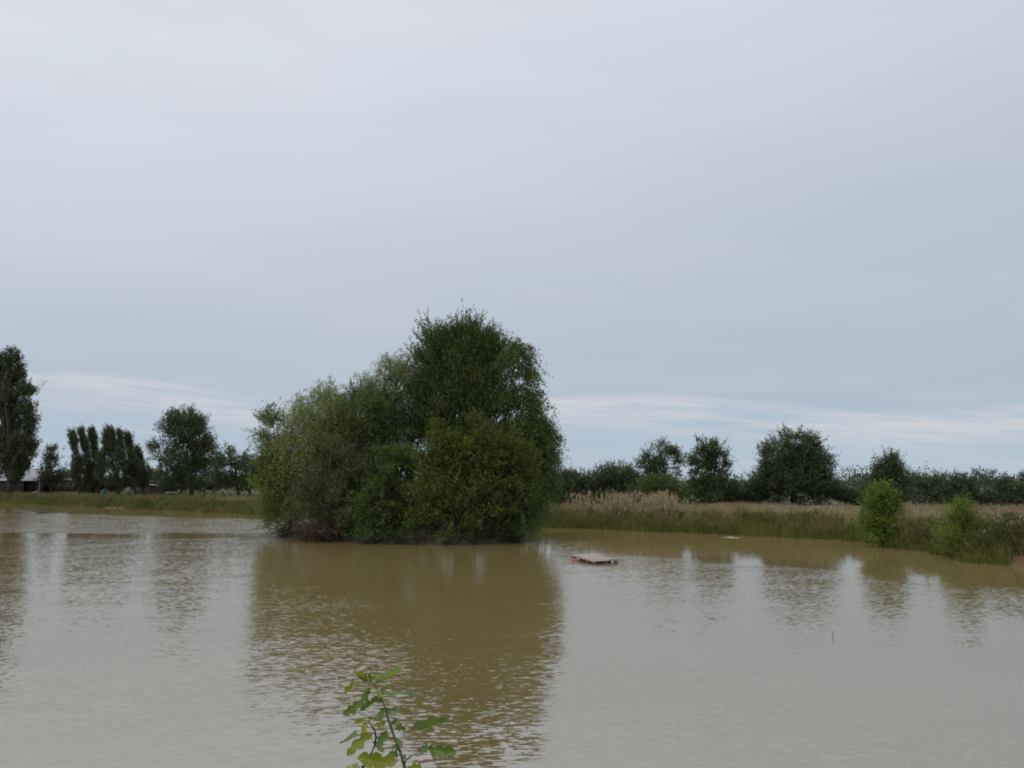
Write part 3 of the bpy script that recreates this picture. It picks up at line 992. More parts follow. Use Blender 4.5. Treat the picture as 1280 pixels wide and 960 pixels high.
def grass_mat(name, cols, nscale=.5, trans=.2, stretch=(1, 1, 1)):
    m, n = new_mat(name)
    geo = n.n('ShaderNodeNewGeometry')
    tcn = n.n('ShaderNodeTexCoord')
    P = n.n('ShaderNodeMapping', {'Vector': tcn.outputs['Object'], 'Scale': stretch}).outputs[0]
    f = n.m('ADD', n.m('MULTIPLY', geo.outputs['Random Per Island'], .45),
            n.m('MULTIPLY', n.m('SUBTRACT', n.noise(P, nscale, 3, .6), .25), 1.15))
    k = len(cols)
    c = n.ramp(f, [(i / (k - 1), cc) for i, cc in enumerate(cols)])
    d = n.n('ShaderNodeBsdfPrincipled', {'Base Color': c, 'Roughness': .7})
    d.inputs['Specular IOR Level'].default_value = .25
    t = n.n('ShaderNodeBsdfTranslucent', {'Color': c})
    mx = n.n('ShaderNodeMixShader', {0: trans, 1: d.outputs[0], 2: t.outputs[0]})
    n.n('ShaderNodeOutputMaterial', {0: mx.outputs[0]})
    return m


M_rush = grass_mat('rush', [(0.053, 0.061, 0.015), (0.106, 0.113, 0.026), (0.185, 0.189, 0.041), (0.246, 0.189, 0.066)], .45)
M_gmix = grass_mat('bank_grass', [(0.076, 0.091, 0.021), (0.153, 0.160, 0.039), (0.248, 0.206, 0.076), (0.320, 0.229, 0.099)], .55)
M_dry = grass_mat('dry_grass', [(0.178, 0.139, 0.063), (0.285, 0.210, 0.109), (0.404, 0.307, 0.177), (0.499, 0.397, 0.244)], .35)
M_reed = grass_mat('tan_reed', [(0.20, 0.150, 0.075), (0.32, 0.24, 0.135), (0.45, 0.35, 0.22)], .8)
M_plume = grass_mat('reed_plume', [(0.270, 0.208, 0.110), (0.400, 0.322, 0.185), (0.500, 0.437, 0.273)], .8)
M_left = grass_mat('left_bank_grass', [(0.054, 0.069, 0.016), (0.105, 0.123, 0.030), (0.169, 0.149, 0.052), (0.230, 0.172, 0.081)], .22)
M_flower = grass_mat('umbel_white', [(0.55, 0.54, 0.48), (0.75, 0.74, 0.68)], 1)


def clay(x, y, s):
    px = pxof(x, y)
    return ((px > 1252) & (px < 1300) & (s < .65)) | ((px > 134 + 3 * np.sin(s * 9)) & (px < 160 + 5 * np.sin(s * 7)) & (s < .26 + .16 * np.sin(px * .9)) & (y > 80))


def put(n_, px0, px1, s0, s1, h0, h1, w, mat, name, spow=1., lean=.25, clumpk=0., mask=None, bend=.35):
    x, y, s = along(n_, px0, px1, s0, s1, spow)
    sd_ = sdist(np.stack([x, y], 1))
    ok = (sd_ > -.12) & ~clay(x, y, sd_)
    if clumpk:
        dens = .5 + .5 * wob(x, y, 1.7, 3) + .35 * wob(x, y, 5.1, 1)
        ok &= rng.uniform(0, 1, len(x)) < np.clip(dens + (1 - clumpk), 0, 1)
    if mask is not None:
        ok &= mask(x, y, sd_)
    x, y, sd_ = x[ok], y[ok], sd_[ok]
    z = height(x, y, sd_)
    hv = rng.uniform(h0, h1, len(x)) * (1 + .22 * wob(x, y, 1.3, 5))
    wv_ = w * rng.uniform(.7, 1.3, len(x))
    return blades(x, y, np.maximum(z, -.05), hv, wv_, lean, None, name, mat, bend)


# right bank
def patch(k, ph, lo=.15):
    return lambda x, y, s: rng.uniform(0, 1, len(x)) < np.clip(.5 + .75 * wob(x * k, y * k, 1, ph) + .3 * wob(x, y, 3.3, ph), lo, 1)


put(24000, 640, 1300, -.05, .75, .22, .46, .030, M_rush, 'waterside_rushes', lean=.45, clumpk=.7)
put(9000, 640, 1300, -.05, .9, .40, .66, .028, M_rush, 'tall_rushes', lean=.4, mask=patch(.8, 4, 0))
put(44000, 640, 1310, .25, 3.0, .28, .66, .030, M_gmix, 'bank_grass', lean=.5, clumpk=.4)
put(20000, 640, 1310, .15, 2.6, .40, .88, .028, M_gmix, 'bank_tussocks', lean=.5, mask=patch(.55, 1, 0))
put(34000, 640, 1310, 1.6, 9, .20, .55, .024, M_dry, 'dry_grass', lean=.45, clumpk=.5, spow=.9)
put(15000, 1120, 1420, .7, 9, .35, .75, .018, M_dry, 'dry_grass_tufts', lean=.4)
put(26000, 640, 1420, 8, 26, .22, .50, .035, M_dry, 'meadow_grass', lean=.35)
tips = put(6500, 680, 1300, .8, 5, .40, .80, .014, M_dry, 'flowering_grass', lean=.3, mask=patch(.6, 2, .2))
seed_heads(tips[::2], .11, .03, 'grass_heads', M_plume)


def reedmask(x, y, s):
    p_ = pxof(x, y)
    d_ = np.exp(-((p_ - 775) / 26) ** 2) + np.exp(-((p_ - 828) / 20) ** 2) + .35 * np.exp(-((p_ - 725) / 16) ** 2)
    return rng.uniform(0, 1, len(x)) < d_ * (.55 + .45 * wob(x, y, 6, 2))


tips = put(2600, 690, 890, .7, 3.0, .70, 1.42, .020, M_reed, 'tall_reeds', lean=.3, mask=reedmask)
seed_heads(tips, .20, .04, 'reed_plumes', M_plume)
put(5200, 690, 890, .5, 3.0, .45, .95, .024, M_reed, 'reed_stems', lean=.35, mask=reedmask)
put(3500, 690, 1130, .4, 2.6, .45, .85, .02, M_reed, 'scattered_reed_stems', lean=.35, mask=patch(.7, 6, .1))
x, y, sd_ = scatter(13000, (15, 60), (22, 62), (4, 40), lambda x, y, s: (pxof(x, y) > 1080) & (pxof(x, y) < 1420))
blades(x, y, height(x, y, sd_), rng.uniform(.25, .6, len(x)), np.full(len(x), .03), .35, None, 'far_meadow_grass', M_dry)
# left bank
put(34000, -60, 660, -.05, 1.6, .22, .55, .05, M_left, 'left_bank_rushes', lean=.45, clumpk=.6)
put(14000, -60, 660, -.05, 3.0, .45, .95, .05, M_left, 'left_bank_tussocks', lean=.45, mask=patch(.45, 2, 0))
put(32000, -60, 660, .8, 6, .30, .75, .05, M_left, 'left_bank_grass', lean=.4, clumpk=.5)
put(9000, 240, 660, 1.5, 6, .5, .9, .035, M_dry, 'left_bank_dry_grass', lean=.3, mask=patch(.4, 1, .1))
put(3500, -60, 300, .6, 5, .5, .9, .035, M_dry, 'left_bank_stalks', lean=.3, mask=patch(.5, 7, 0))
put(9000, -80, 660, 5, 30, .25, .55, .07, M_left, 'left_field_grass', lean=.35)
# low leafy weeds mixed into the bank
x, y, s = along(700, 660, 1300, .3, 2.6)
x2, y2, s2 = along(900, 1130, 1330, .2, 3.4)
x, y = np.concatenate([x, x2]), np.concatenate([y, y2])
sd_ = sdist(np.stack([x, y], 1))
ok = ~clay(x, y, sd_)
x, y, sd_ = x[ok], y[ok], sd_[ok]
tall_ = np.where(pxof(x, y) > 1130, .42, .25) * rng.uniform(.5, 1.3, len(x))
lob = np.stack([x, y, height(x, y, sd_) + tall_ * .9, np.full(len(x), .25), np.full(len(x), .25), tall_, rng.uniform(.2, 1, len(x)) ** 2], 1)
G_weed = leaf_mat('weed_leaf', [(0.040, 0.052, 0.014), (0.085, 0.105, 0.024), (0.15, 0.165, 0.045)], (0.16, 0.09, 0.04), .12)
pos, ax, tw = sprays(lob, dict(n=5600, per=7, len=.32, up=1.0, clump=.10, rnd=.5, tw=.006), 9)
o = link('bank_weeds', leaves_mesh(pos, ax, .075, .035, 'bank_weeds', [G_weed, M_twig], tw))
o['kind'] = 'stuff'
# flat white flower heads in the dry grass on the right
x, y, s = along(420, 1140, 1330, 1.0, 5.5)
x2, y2, s2 = along(170, 860, 1140, 1.6, 6)
x, y = np.concatenate([x, x2]), np.concatenate([y, y2])
z = height(x, y) + rng.uniform(.6, .95, len(x))
mb = MB()
for a, c, e in zip(x, y, z):
    r_ = rng.uniform(.014, .032)
    ang = np.arange(6) * math.pi / 3 + rng.uniform(0, 1)
    ring = np.stack([a + r_ * np.cos(ang), c + r_ * np.sin(ang), np.full(6, e)], 1)
    mb.add(np.concatenate([ring, [(a, c, e + .01), (a, c, e - .03)]]), t=[(k, (k + 1) % 6, 6) for k in range(6)] + [((k + 1) % 6, k, 7) for k in range(6)])
o = mb.build('wild_flowers', M_flower)
o['kind'] = 'stuff'
# grass of the near bank, below the picture
x = rng.uniform(-9, 12, 9000); y = rng.uniform(.3, 4.6, 9000)
sd_ = sdist(np.stack([x, y], 1))
ok = (sd_ > .05) & (np.hypot(x, y) > .7)
x, y, sd_ = x[ok], y[ok], sd_[ok]
blades(x, y, height(x, y, sd_), rng.uniform(.08, .26, len(x)) * np.clip(sd_ * .8, .4, 1), np.full(len(x), .008), .5, None, 'near_bank_grass', M_gmix)

# bare clay bank, eroded lumps, at the right edge
M_clay = simple_mat('orange_clay', (0.12, 0.055, 0.022), (0.36, 0.20, 0.085), 5, .95, bump=1.0, c3=(0.52, 0.34, 0.18), detail=8, bdist=.08)
mb = MB()
gx, gy = np.meshgrid(np.arange(15.9, 19.2, .08), np.arange(24.6, 27.4, .08))
sdc = sdist(np.stack([gx.ravel(), gy.ravel()], 1)).reshape(gx.shape)
gz = np.where(sdc < 0, sdc * .6 - .05, .16 * sstep(sdc, -.05, .1) + .14 * sstep(sdc, .22, .38) + .1 * sstep(sdc, .5, .7)) + .07 * wob(gx, gy, 3.1) + .05 * wob(gx, gy, 9, 1) + .02 * rng.normal(size=gx.shape)
edge_ = np.minimum(np.minimum(gx - 15.9, 19.1 - gx), np.minimum(gy - 24.6, 27.3 - gy))
gz = gz - .5 * (1 - sstep(edge_, 0, .5)) - .55 * sstep(sdc, 1.0, 1.6)
nx = gx.shape[1]
i = (np.arange(gx.shape[0] - 1)[:, None] * nx + np.arange(nx - 1)[None]).ravel()
q = np.stack([i, i + 1, i + nx + 1, i + nx], 1)
o = link('clay_bank', mesh_np('clay_bank', np.stack([gx, gy, gz], -1).reshape(-1, 3), q, None, [M_clay], smooth=True))
o['kind'] = 'structure'
# bleached dead stalks beside it
M_bleach = simple_mat('bleached_stalk', (.35, .33, .27), (.6, .57, .48), 8, .8)
bp0 = gp(1241, 704)
mb = MB()
for k in range(9):
    a = np.array((bp0[0] + rng.normal() * .07, bp0[1] + .2 + rng.normal() * .08, .02))
    e = a + (rng.normal() * .09, rng.normal() * .05, rng.uniform(.25, .5))
    mb.tube([a, (a + e) / 2 + (.02, 0, .02), e], [.010, .009, .006], 5)
    for kk in range(3):
        f_ = a + (e - a) * (.6 + .15 * kk)
        mb.tube([f_, f_ + (rng.normal() * .08, rng.normal() * .04, .07)], [.006, .004], 4)
o = mb.build('dead_stalks', M_bleach)
o['label'] = 'small tuft of bleached dead stalks beside the bare orange clay bank'
o['category'] = 'dead plant'

# ------------------------------------------------------------------ farm sheds beyond the left bank
M_redwall = simple_mat('red_board_wall', (0.045, 0.026, 0.026), (0.095, 0.052, 0.052), 5, .85, (4, 4, .3), .3)
M_pale = simple_mat('pale_block_wall', (0.28, 0.25, 0.24), (0.42, 0.38, 0.36), 4, .9)
M_roof = simple_mat('grey_sheet_roof', (0.36, 0.37, 0.38), (0.55, 0.56, 0.57), 2, .6, (1, 1, 1), .2)
M_darkroof = simple_mat('dark_felt_roof', (0.02, 0.018, 0.018), (0.05, 0.045, 0.045), 4, .9)
M_white = simple_mat('white_paint', (0.55, 0.55, 0.53), (0.75, 0.75, 0.73), 5, .6)
M_void = simple_mat('dark_interior', (0.012, 0.010, 0.010), (0.03, 0.025, 0.022), 3, .9)
M_woodpost = simple_mat('weathered_post', (0.22, 0.19, 0.14), (0.38, 0.34, 0.27), 5, .85)


def local_frame(px, d, ang):
    p = at(px, 600, d)
    zb = float(height(np.array([p[0]]), np.array([p[1]]))[0])
    u = np.array((math.cos(ang), math.sin(ang), 0)); v = np.array((-math.sin(ang), math.cos(ang), 0))
    return np.array((p[0], p[1], zb)), u, v


def slab(mb, p00, p10, p11, p01, th):
    P4 = np.array([p00, p10, p11, p01], float)
    nr = np.cross(P4[1] - P4[0], P4[3] - P4[0]); nr /= np.linalg.norm(nr)
    lo = P4 - nr * th
    mb.add(np.concatenate([lo, P4]), [(0, 3, 2, 1), (4, 5, 6, 7), (0, 1, 5, 4), (1, 2, 6, 5), (2, 3, 7, 6), (3, 0, 4, 7)])


# red shed with grey ridge roof; origin at its front right corner
O, u, v = local_frame(45, 124, R(10))
t = thing('red_shed', 'dark red shed with pale grey ridged roof behind the tall poplar', 'shed', tuple(O))
Lg, Wd, ev, rg = 9.0, 5.2, 2.15, 3.6
up = np.array((0, 0, 1.))


def quadwall(mb, a, c, z0, z1, th=.12):
    dv = c - a; ln = np.linalg.norm(dv); ang = math.atan2(dv[1], dv[0])
    mb.box((a + c) / 2 + up * (z0 + z1) / 2, (ln, th, z1 - z0), ang)


mb = MB()
A_, B_, C_, D_ = O - u * Lg, O, O + v * Wd, O - u * Lg + v * Wd
quadwall(mb, A_, B_ - u * 1.6, -.2, ev)
quadwall(mb, C_, D_, -.2, ev)
quadwall(mb, D_, A_ , -.2, ev)
quadwall(mb, B_ + v * .06, C_ - v * .06, -.2, ev)
mb.build('wall', M_redwall, t)
mb = MB()
for e_, off in ((O - u * Lg, 0), (O, 0)):
    mb = MB()
    a, c, r_ = e_ + up * ev, e_ + v * Wd + up * ev, e_ + v * Wd / 2 + up * (rg - .06)
    sh = u * .05
    mb.add([a - sh, c - sh, r_ - sh, a + sh, c + sh, r_ + sh], [(0, 1, 4, 3), (1, 2, 5, 4), (2, 0, 3, 5)], [(0, 2, 1), (3, 4, 5)])
    mb.build('gable', M_darkroof, t)
rf = MB()
e0, e1 = O - u * (Lg + .3) - v * .35 + up * (ev - .14), O + u * .3 - v * .35 + up * (ev - .14)
r0_, r1_ = O - u * (Lg + .3) + v * Wd / 2 + up * rg, O + u * .3 + v * Wd / 2 + up * rg
slab(rf, e0, e1, r1_, r0_, .07)
f0, f1 = O - u * (Lg + .3) + v * (Wd + .35) + up * (ev - .14), O + u * .3 + v * (Wd + .35) + up * (ev - .14)
slab(rf, r0_ + up * .004, r1_ + up * .004, f1, f0, .07)
rfo = rf.build('roof', M_roof, t)
mb = MB(); mb.tube([r0_ + up * .03, r1_ + up * .03], .09, 6)
mb.build('ridge_cap', M_white, rfo)
mb = MB(); quadwall(mb, e0 - up * .02 - v * .04, e1 - up * .02 - v * .04, -.16, .04, .05)
mb.build('fascia', M_white, t)
mb = MB(); mb.box(O - u * .8 + v * .5 + up * 1.0, (1.5, .1, 2.1), R(10))
mb.build('doorway', M_void, t)
mb = MB(); mb.box(O + u * .55 - v * .1 + up * .95, (.14, .14, 2.1), R(10))
mb.build('porch_post', M_woodpost, t)
mb = MB()
slab(mb, O + u * .05 - v * .4 + up * 2.06, O + u * 1.6 - v * .4 + up * 1.96, O + u * 1.6 + v * 1.6 + up * 2.15, O + u * .05 + v * 1.6 + up * 2.25, .06)
mb.build('porch_roof', M_roof, t)

# low dark shed beside it
O, u, v = local_frame(60, 127, R(24))
t = thing('low_shed', 'long low dark shed with a thin white roof edge behind the wind-blown trees', 'shed', tuple(O))
mb = MB()
mb.box(O + u * 3.2 + v * 1.5 + up * .95, (6.4, 3.0, 2.1), R(24))
mb.build('wall', M_redwall, t)
mb = MB(); mb.box(O + u * 3.2 + v * 1.5 + up * 2.06, (6.9, 3.5, .12), R(24))
mb.build('roof', M_darkroof, t)
mb = MB(); mb.box(O + u * 3.2 - v * .30 + up * 2.0, (6.7, .06, .2), R(24))
mb.build('fascia', M_white, t)
for k in range(3):
    mb = MB(); mb.box(O + u * (1.2 + 1.9 * k) - v * .03 + up * 1.2, (.7, .08, .6), R(24))
    w_ = mb.build('window', M_white, t)
    mb = MB(); mb.box(O + u * (1.2 + 1.9 * k) - v * .085 + up * 1.2, (.56, .03, .46), R(24))
    mb.build('pane', M_void, w_)

# small single-pitch shed
O, u, v = local_frame(176, 118, R(-8))
t = thing('small_shed', 'small reddish shed with pale end wall and dark sloping roof left of the broad tree', 'shed', tuple(O))
Ls, Ws = 4.0, 2.2
mb = MB()
P = [O, O + u * Ls, O + u * Ls + v * Ws, O + v * Ws]
zt = [1.78, 1.45, 1.45, 1.78]
mb.add([p - up * .2 for p in P] + [p + up * z_ for p, z_ in zip(P, zt)], [(0, 1, 5, 4), (1, 2, 6, 5), (2, 3, 7, 6), (4, 5, 6, 7)])
mb.build('wall', M_redwall, t)
mb = MB(); mb.box(O - u * .52 + v * .9 + up * .8, (1.0, 1.9, 2.0), R(-8))
mb.build('end_wall', M_pale, t)
mb = MB()
slab(mb, O - u * .75 - v * .3 + up * 1.98, O + u * (Ls + .2) - v * .3 + up * 1.56, O + u * (Ls + .2) + v * (Ws + .2) + up * 1.56, O - u * .75 + v * (Ws + .2) + up * 1.98, .16)
mb.build('roof', M_darkroof, t)
mb = MB()
a, c = O + u * 1.0 - v * .34 + up * 1.50, O + u * (Ls + .1) - v * .34 + up * 1.28
slab(mb, a - up * .16, c - up * .16, c, a, .05)
mb.build('fascia', M_white, t)

# odds and ends by the sheds
p = at(45, 600, 112); zb = float(height(np.array([p[0]]), np.array([p[1]]))[0])
t = thing('white_bucket', 'two small white tubs standing in front of the dark shed doorway', 'tub', (p[0], p[1], zb))
for k in (-1, 1):
    q0 = np.array((p[0] + k * .22, p[1], zb - .05))
    mb = MB(); mb.tube([q0, q0 + up * (.62 + .06 * k), q0 + up * (.66 + .06 * k)], [.17, .21, .23], 10)
    mb.build('tub', M_white, t, smooth=False)
p = at(216, 600, 108); zb = float(height(np.array([p[0]]), np.array([p[1]]))[0])
t = thing('white_bench', 'low white bench on the grass left of the broad tree trunk', 'bench', (p[0], p[1], zb))
mb = MB(); mb.box((p[0], p[1], zb + .58), (1.8, .4, .07), R(-6)); mb.build('seat', M_white, t)
for k in (-1, 1):
    mb = MB(); mb.box((p[0] + k * .7, p[1] - k * .07, zb + .26), (.08, .36, .56), R(-6)); mb.build('leg', M_woodpost, t)
p = at(130, 600, 104); zb = float(height(np.array([p[0]]), np.array([p[1]]))[0])
M_blue = simple_mat('blue_plastic', (0.03, 0.10, 0.13), (0.05, 0.15, 0.19), 4, .5)
mb = MB(); mb.tube([(p[0], p[1], zb - .05), (p[0], p[1], zb + .3), (p[0], p[1], zb + .34), (p[0], p[1], zb + .6), (p[0], p[1], zb + .88), (p[0], p[1], zb + .92)],
                   [.20, .21, .22, .21, .21, .18], 12)
o = mb.build('blue_barrel', M_blue)
o['label'] = 'blue-green barrel in the shade under the wind-blown row of trees'
o['category'] = 'barrel'
p = at(161, 600, 110); zb = float(height(np.array([p[0]]), np.array([p[1]]))[0])
mb = MB(); mb.box((p[0], p[1], zb + .55), (.34, .2, 1.2), R(10)); mb.tube([(p[0], p[1], zb + 1.14), (p[0], p[1], zb + 1.22)], [.12, .03], 8)
o = mb.build('white_post', M_pale)
o['label'] = 'short pale post standing just left of the small reddish shed'
o['category'] = 'post'

# ------------------------------------------------------------------ raft made of a pallet
M_plank = simple_mat('weathered_plank', (0.20, 0.165, 0.12), (0.40, 0.345, 0.27), 7, .8, (1, 8, 1), .5, c3=(.56, .50, .41))
M_wetwood = simple_mat('wet_wood', (0.05, 0.032, 0.022), (0.12, 0.075, 0.05), 6, .6)
M_rawwood = simple_mat('broken_wood', (0.26, 0.13, 0.07), (0.42, 0.24, 0.14), 7, .8)
rp = np.array((2.87, 28.8, 0))
raft = thing('pallet_raft', 'weathered wooden pallet raft floating in open water right of the island', 'raft', (rp[0], rp[1], 0))
RR = R(-70)
cr, sr = math.cos(RR), math.sin(RR)


def rpt(x, y, z):
    z = z - .05 + x * -.03 + y * .02            # rides a little low at one corner
    return np.array((rp[0] + x * cr - y * sr, rp[1] + x * sr + y * cr, z))


def rbox(name, c, size, mat, yaw=0, tilt=(0, 0)):
    mb = MB(); mb.box(rpt(*c), size, RR + yaw, tilt=(tilt[0] + .02, tilt[1] + .03), jit=.004)
    return mb.build(name, mat, raft, bevel=.004)


for k in range(10):
    rbox('plank', (-.80 + k * .178, rng.uniform(-.015, .015), .185 + rng.uniform(-.005, .005)), (.150, .94 + rng.uniform(-.03, .03), .024), M_plank, rng.uniform(-.012, .012))
for k in (-1, 0, 1):
    rbox('stringer', (0, k * .41, .157), (1.76, .09, .026), M_plank if k else M_wetwood)
for a in (-.81, -.27, .27, .81):
    for k in (-1, 0, 1):
        rbox('block', (a, k * .41, .085), (.13, .10, .115), M_wetwood)
for k in (-1, 0, 1):
    rbox('bottom_board', (0, k * .41, .015), (1.76, .10, .022), M_wetwood)
rbox('broken_board', (-.55, -.50, .07), (.55, .06, .05), M_rawwood, .12, (.1, .08))
rbox('broken_board', (-.86, -.30, .11), (.06, .44, .03), M_rawwood, -.15, (-.08, .05))
rbox('broken_board', (-.30, -.52, .10), (.34, .05, .04), M_rawwood, -.1)
rbox('loose_batten', (.84, .36, .212), (.06, .5, .026), M_plank, .12)

# small stick and pale drift log
sp_ = gp(1041, 796)
mb = MB(); mb.tube([(sp_[0], sp_[1], -.1), (sp_[0] + .004, sp_[1], .04), (sp_[0] - .006, sp_[1], .11)], [.007, .006, .004], 6)
o = mb.build('stick', M_wetwood)
o['label'] = 'thin dark stick poking straight up out of the open water at right'
o['category'] = 'stick'
a = gp(904, 671.5); c = gp(926, 672.5)
mb = MB(); mb.tube([a + (0, 0, .0), (a + c) / 2 + (0, 0, .012), c + (0, 0, -.01)], [.015, .028, .012], 7)
o = mb.build('drift_log', M_bleach)
o['label'] = 'pale driftwood floating under the dry grass below the big round oak'
o['category'] = 'driftwood'

# ------------------------------------------------------------------ ducks
M_duck = simple_mat('duck_feathers', (0.03, 0.024, 0.018), (0.10, 0.08, 0.06), 14, .8)
M_bill = simple_mat('duck_bill', (0.16, 0.13, 0.05), (0.24, 0.2, 0.08), 8, .5)
DUCK = 'ducks swimming on the far left water'


def duck_mesh():
    # rings along the back from tail to breast, then up the neck to the head
    path = [(-.30, .10, .012, .008), (-.24, .075, .05, .03), (-.15, .06, .095, .065), (-.02, .055, .115, .085), (.10, .065, .10, .085),
            (.165, .10, .065, .065), (.185, .155, .038, .042), (.195, .205, .034, .036), (.215, .245, .042, .040), (.245, .25, .036, .032), (.275, .24, .012, .012)]
    rings = []
    for k, (x, z, ry, rz) in enumerate(path):
        pn = path[min(k + 1, len(path) - 1)]; pv = path[max(k - 1, 0)]
        tx, tz = pn[0] - pv[0], pn[1] - pv[1]
        l = math.hypot(tx, tz); tx /= l; tz /= l
        ang = np.arange(8) * math.pi / 4
        rings.append(np.stack([x - tz * rz * np.sin(ang), ry * np.cos(ang), z + tx * rz * np.sin(ang)], 1))
    v = np.concatenate(rings)
    q = [(i * 8 + k, i * 8 + (k + 1) % 8, (i + 1) * 8 + (k + 1) % 8, (i + 1) * 8 + k) for i in range(len(path) - 1) for k in range(8)]
    v = np.concatenate([v, [(-.31, 0, .11), (.28, 0, .238)]])
    n0 = len(path) * 8
    tt = [((k + 1) % 8, k, n0) for k in range(8)] + [(n0 - 8 + k, n0 - 8 + (k + 1) % 8, n0 + 1) for k in range(8)]
    return mesh_np('body', v, q, tt, [M_duck], smooth=True)


dm = duck_mesh()
bm_ = MB(); bm_.add([(.27, -.012, .235), (.27, .012, .235), (.27, 0, .255), (.335, -.012, .228), (.335, .012, .228), (.335, 0, .236)],
                    [(0, 3, 4, 1), (1, 4, 5, 2), (2, 5, 3, 0)], [(0, 1, 2), (3, 5, 4)])
bme = mesh_np('bill', np.concatenate(bm_.v), bm_.q, bm_.t, [M_bill])
for (px, py, rz, sc_, lab) in [(49, 641.5, 3.0, 1.15, 'dark duck leading a close pair on the far left water'),
                               (57, 641, 2.9, 1.0, 'dark duck following right behind the leading one of the pair'),
                               (88, 642, .3, .95, 'lone small duck between the close pair and the rightmost duck'),
                               (119, 642.2, .1, 1.0, 'rightmost duck of the far left water, swimming alone'),
                               (24, 641.5, 2.8, .9, 'leftmost duck, faint in the reflection of the tall poplar')]:
    p = gp(px, py)
    t = thing('duck', lab, 'duck', (p[0], p[1], -.02), DUCK)
    t.rotation_euler = (0, 0, rz)
    t.scale = (sc_,) * 3
    link('body', dm, t, (0, 0, 0))
    link('bill', bme, t, (0, 0, 0))

# ------------------------------------------------------------------ oak sapling close to the camera
def zp(x, y, dd=0.0):
    """a point of the close-up crop (x,y) of the sapling, at its real distance"""
    return at(400 + x / 6.4, 820 + y / 6.4, 2.35 + dd)


def oak_leaf_mat(name, c1, c2, vein):
    m, n = new_mat(name)
    tcn = n.n('ShaderNodeTexCoord')
    uv = n.n('ShaderNodeSeparateXYZ', {0: n.n('ShaderNodeAttribute', attribute_name='leafco').outputs['Vector']})
    nz = n.noise(tcn.outputs['Object'], 55, 4, .65)
    nz2 = n.noise(tcn.outputs['Object'], 16, 3, .6)
    c = n.ramp(n.m('ADD', n.m('MULTIPLY', nz, .5), n.m('MULTIPLY', nz2, .5)), [(.35, c1), (.65, c2)])
    av = n.m('ABSOLUTE', uv.outputs[1])
    mid = n.m('SUBTRACT', 1.0, n.smooth(av, .012, .05))
    sv = n.m('ABSOLUTE', n.m('SINE', n.m('MULTIPLY', n.m('SUBTRACT', uv.outputs[0], n.m('MULTIPLY', av, .55)), 20.0)))
    side_ = n.m('MULTIPLY', n.m('SUBTRACT', 1.0, n.smooth(sv, .04, .22)), .55)
    vn = n.m('MAXIMUM', mid, side_)
    c = n.mix(n.m('MULTIPLY', vn, .8), c, vein)
    spots = n.smooth(n.noise(tcn.outputs['Object'], 120, 3, .6), .62, .70)
    c = n.mix(n.m('MULTIPLY', spots, .7), c, (0.12, 0.07, 0.025))
    bp = n.n('ShaderNodeBump', {'Height': n.m('ADD', n.m('MULTIPLY', nz, .4), vn), 'Strength': .5, 'Distance': .001})
    d = n.n('ShaderNodeBsdfPrincipled', {'Base Color': c, 'Roughness': .42, 'Normal': bp.outputs[0]})
    t = n.n('ShaderNodeBsdfTranslucent', {'Color': n.n('ShaderNodeVectorMath', {0: c, 1: (1.3, 1.4, .5)}, operation='MULTIPLY').outputs[0]})
    mx = n.n('ShaderNodeMixShader', {0: .35, 1: d.outputs[0], 2: t.outputs[0]})
    n.n('ShaderNodeOutputMaterial', {0: mx.outputs[0]})
    return m


L_yg = oak_leaf_mat('oak_leaf_yellow_green', (0.216, 0.250, 0.027), (0.324, 0.312, 0.043), (0.405, 0.400, 0.106))
L_gr = oak_leaf_mat('oak_leaf_green', (0.084, 0.150, 0.024), (0.147, 0.215, 0.039), (0.239, 0.299, 0.099))
L_bl = oak_leaf_mat('oak_leaf_blue_green', (0.108, 0.167, 0.064), (0.164, 0.230, 0.097), (0.253, 0.310, 0.147))
L_pl = oak_leaf_mat('oak_leaf_pale_underside', (0.248, 0.310, 0.108), (0.335, 0.391, 0.156), (0.422, 0.460, 0.215))


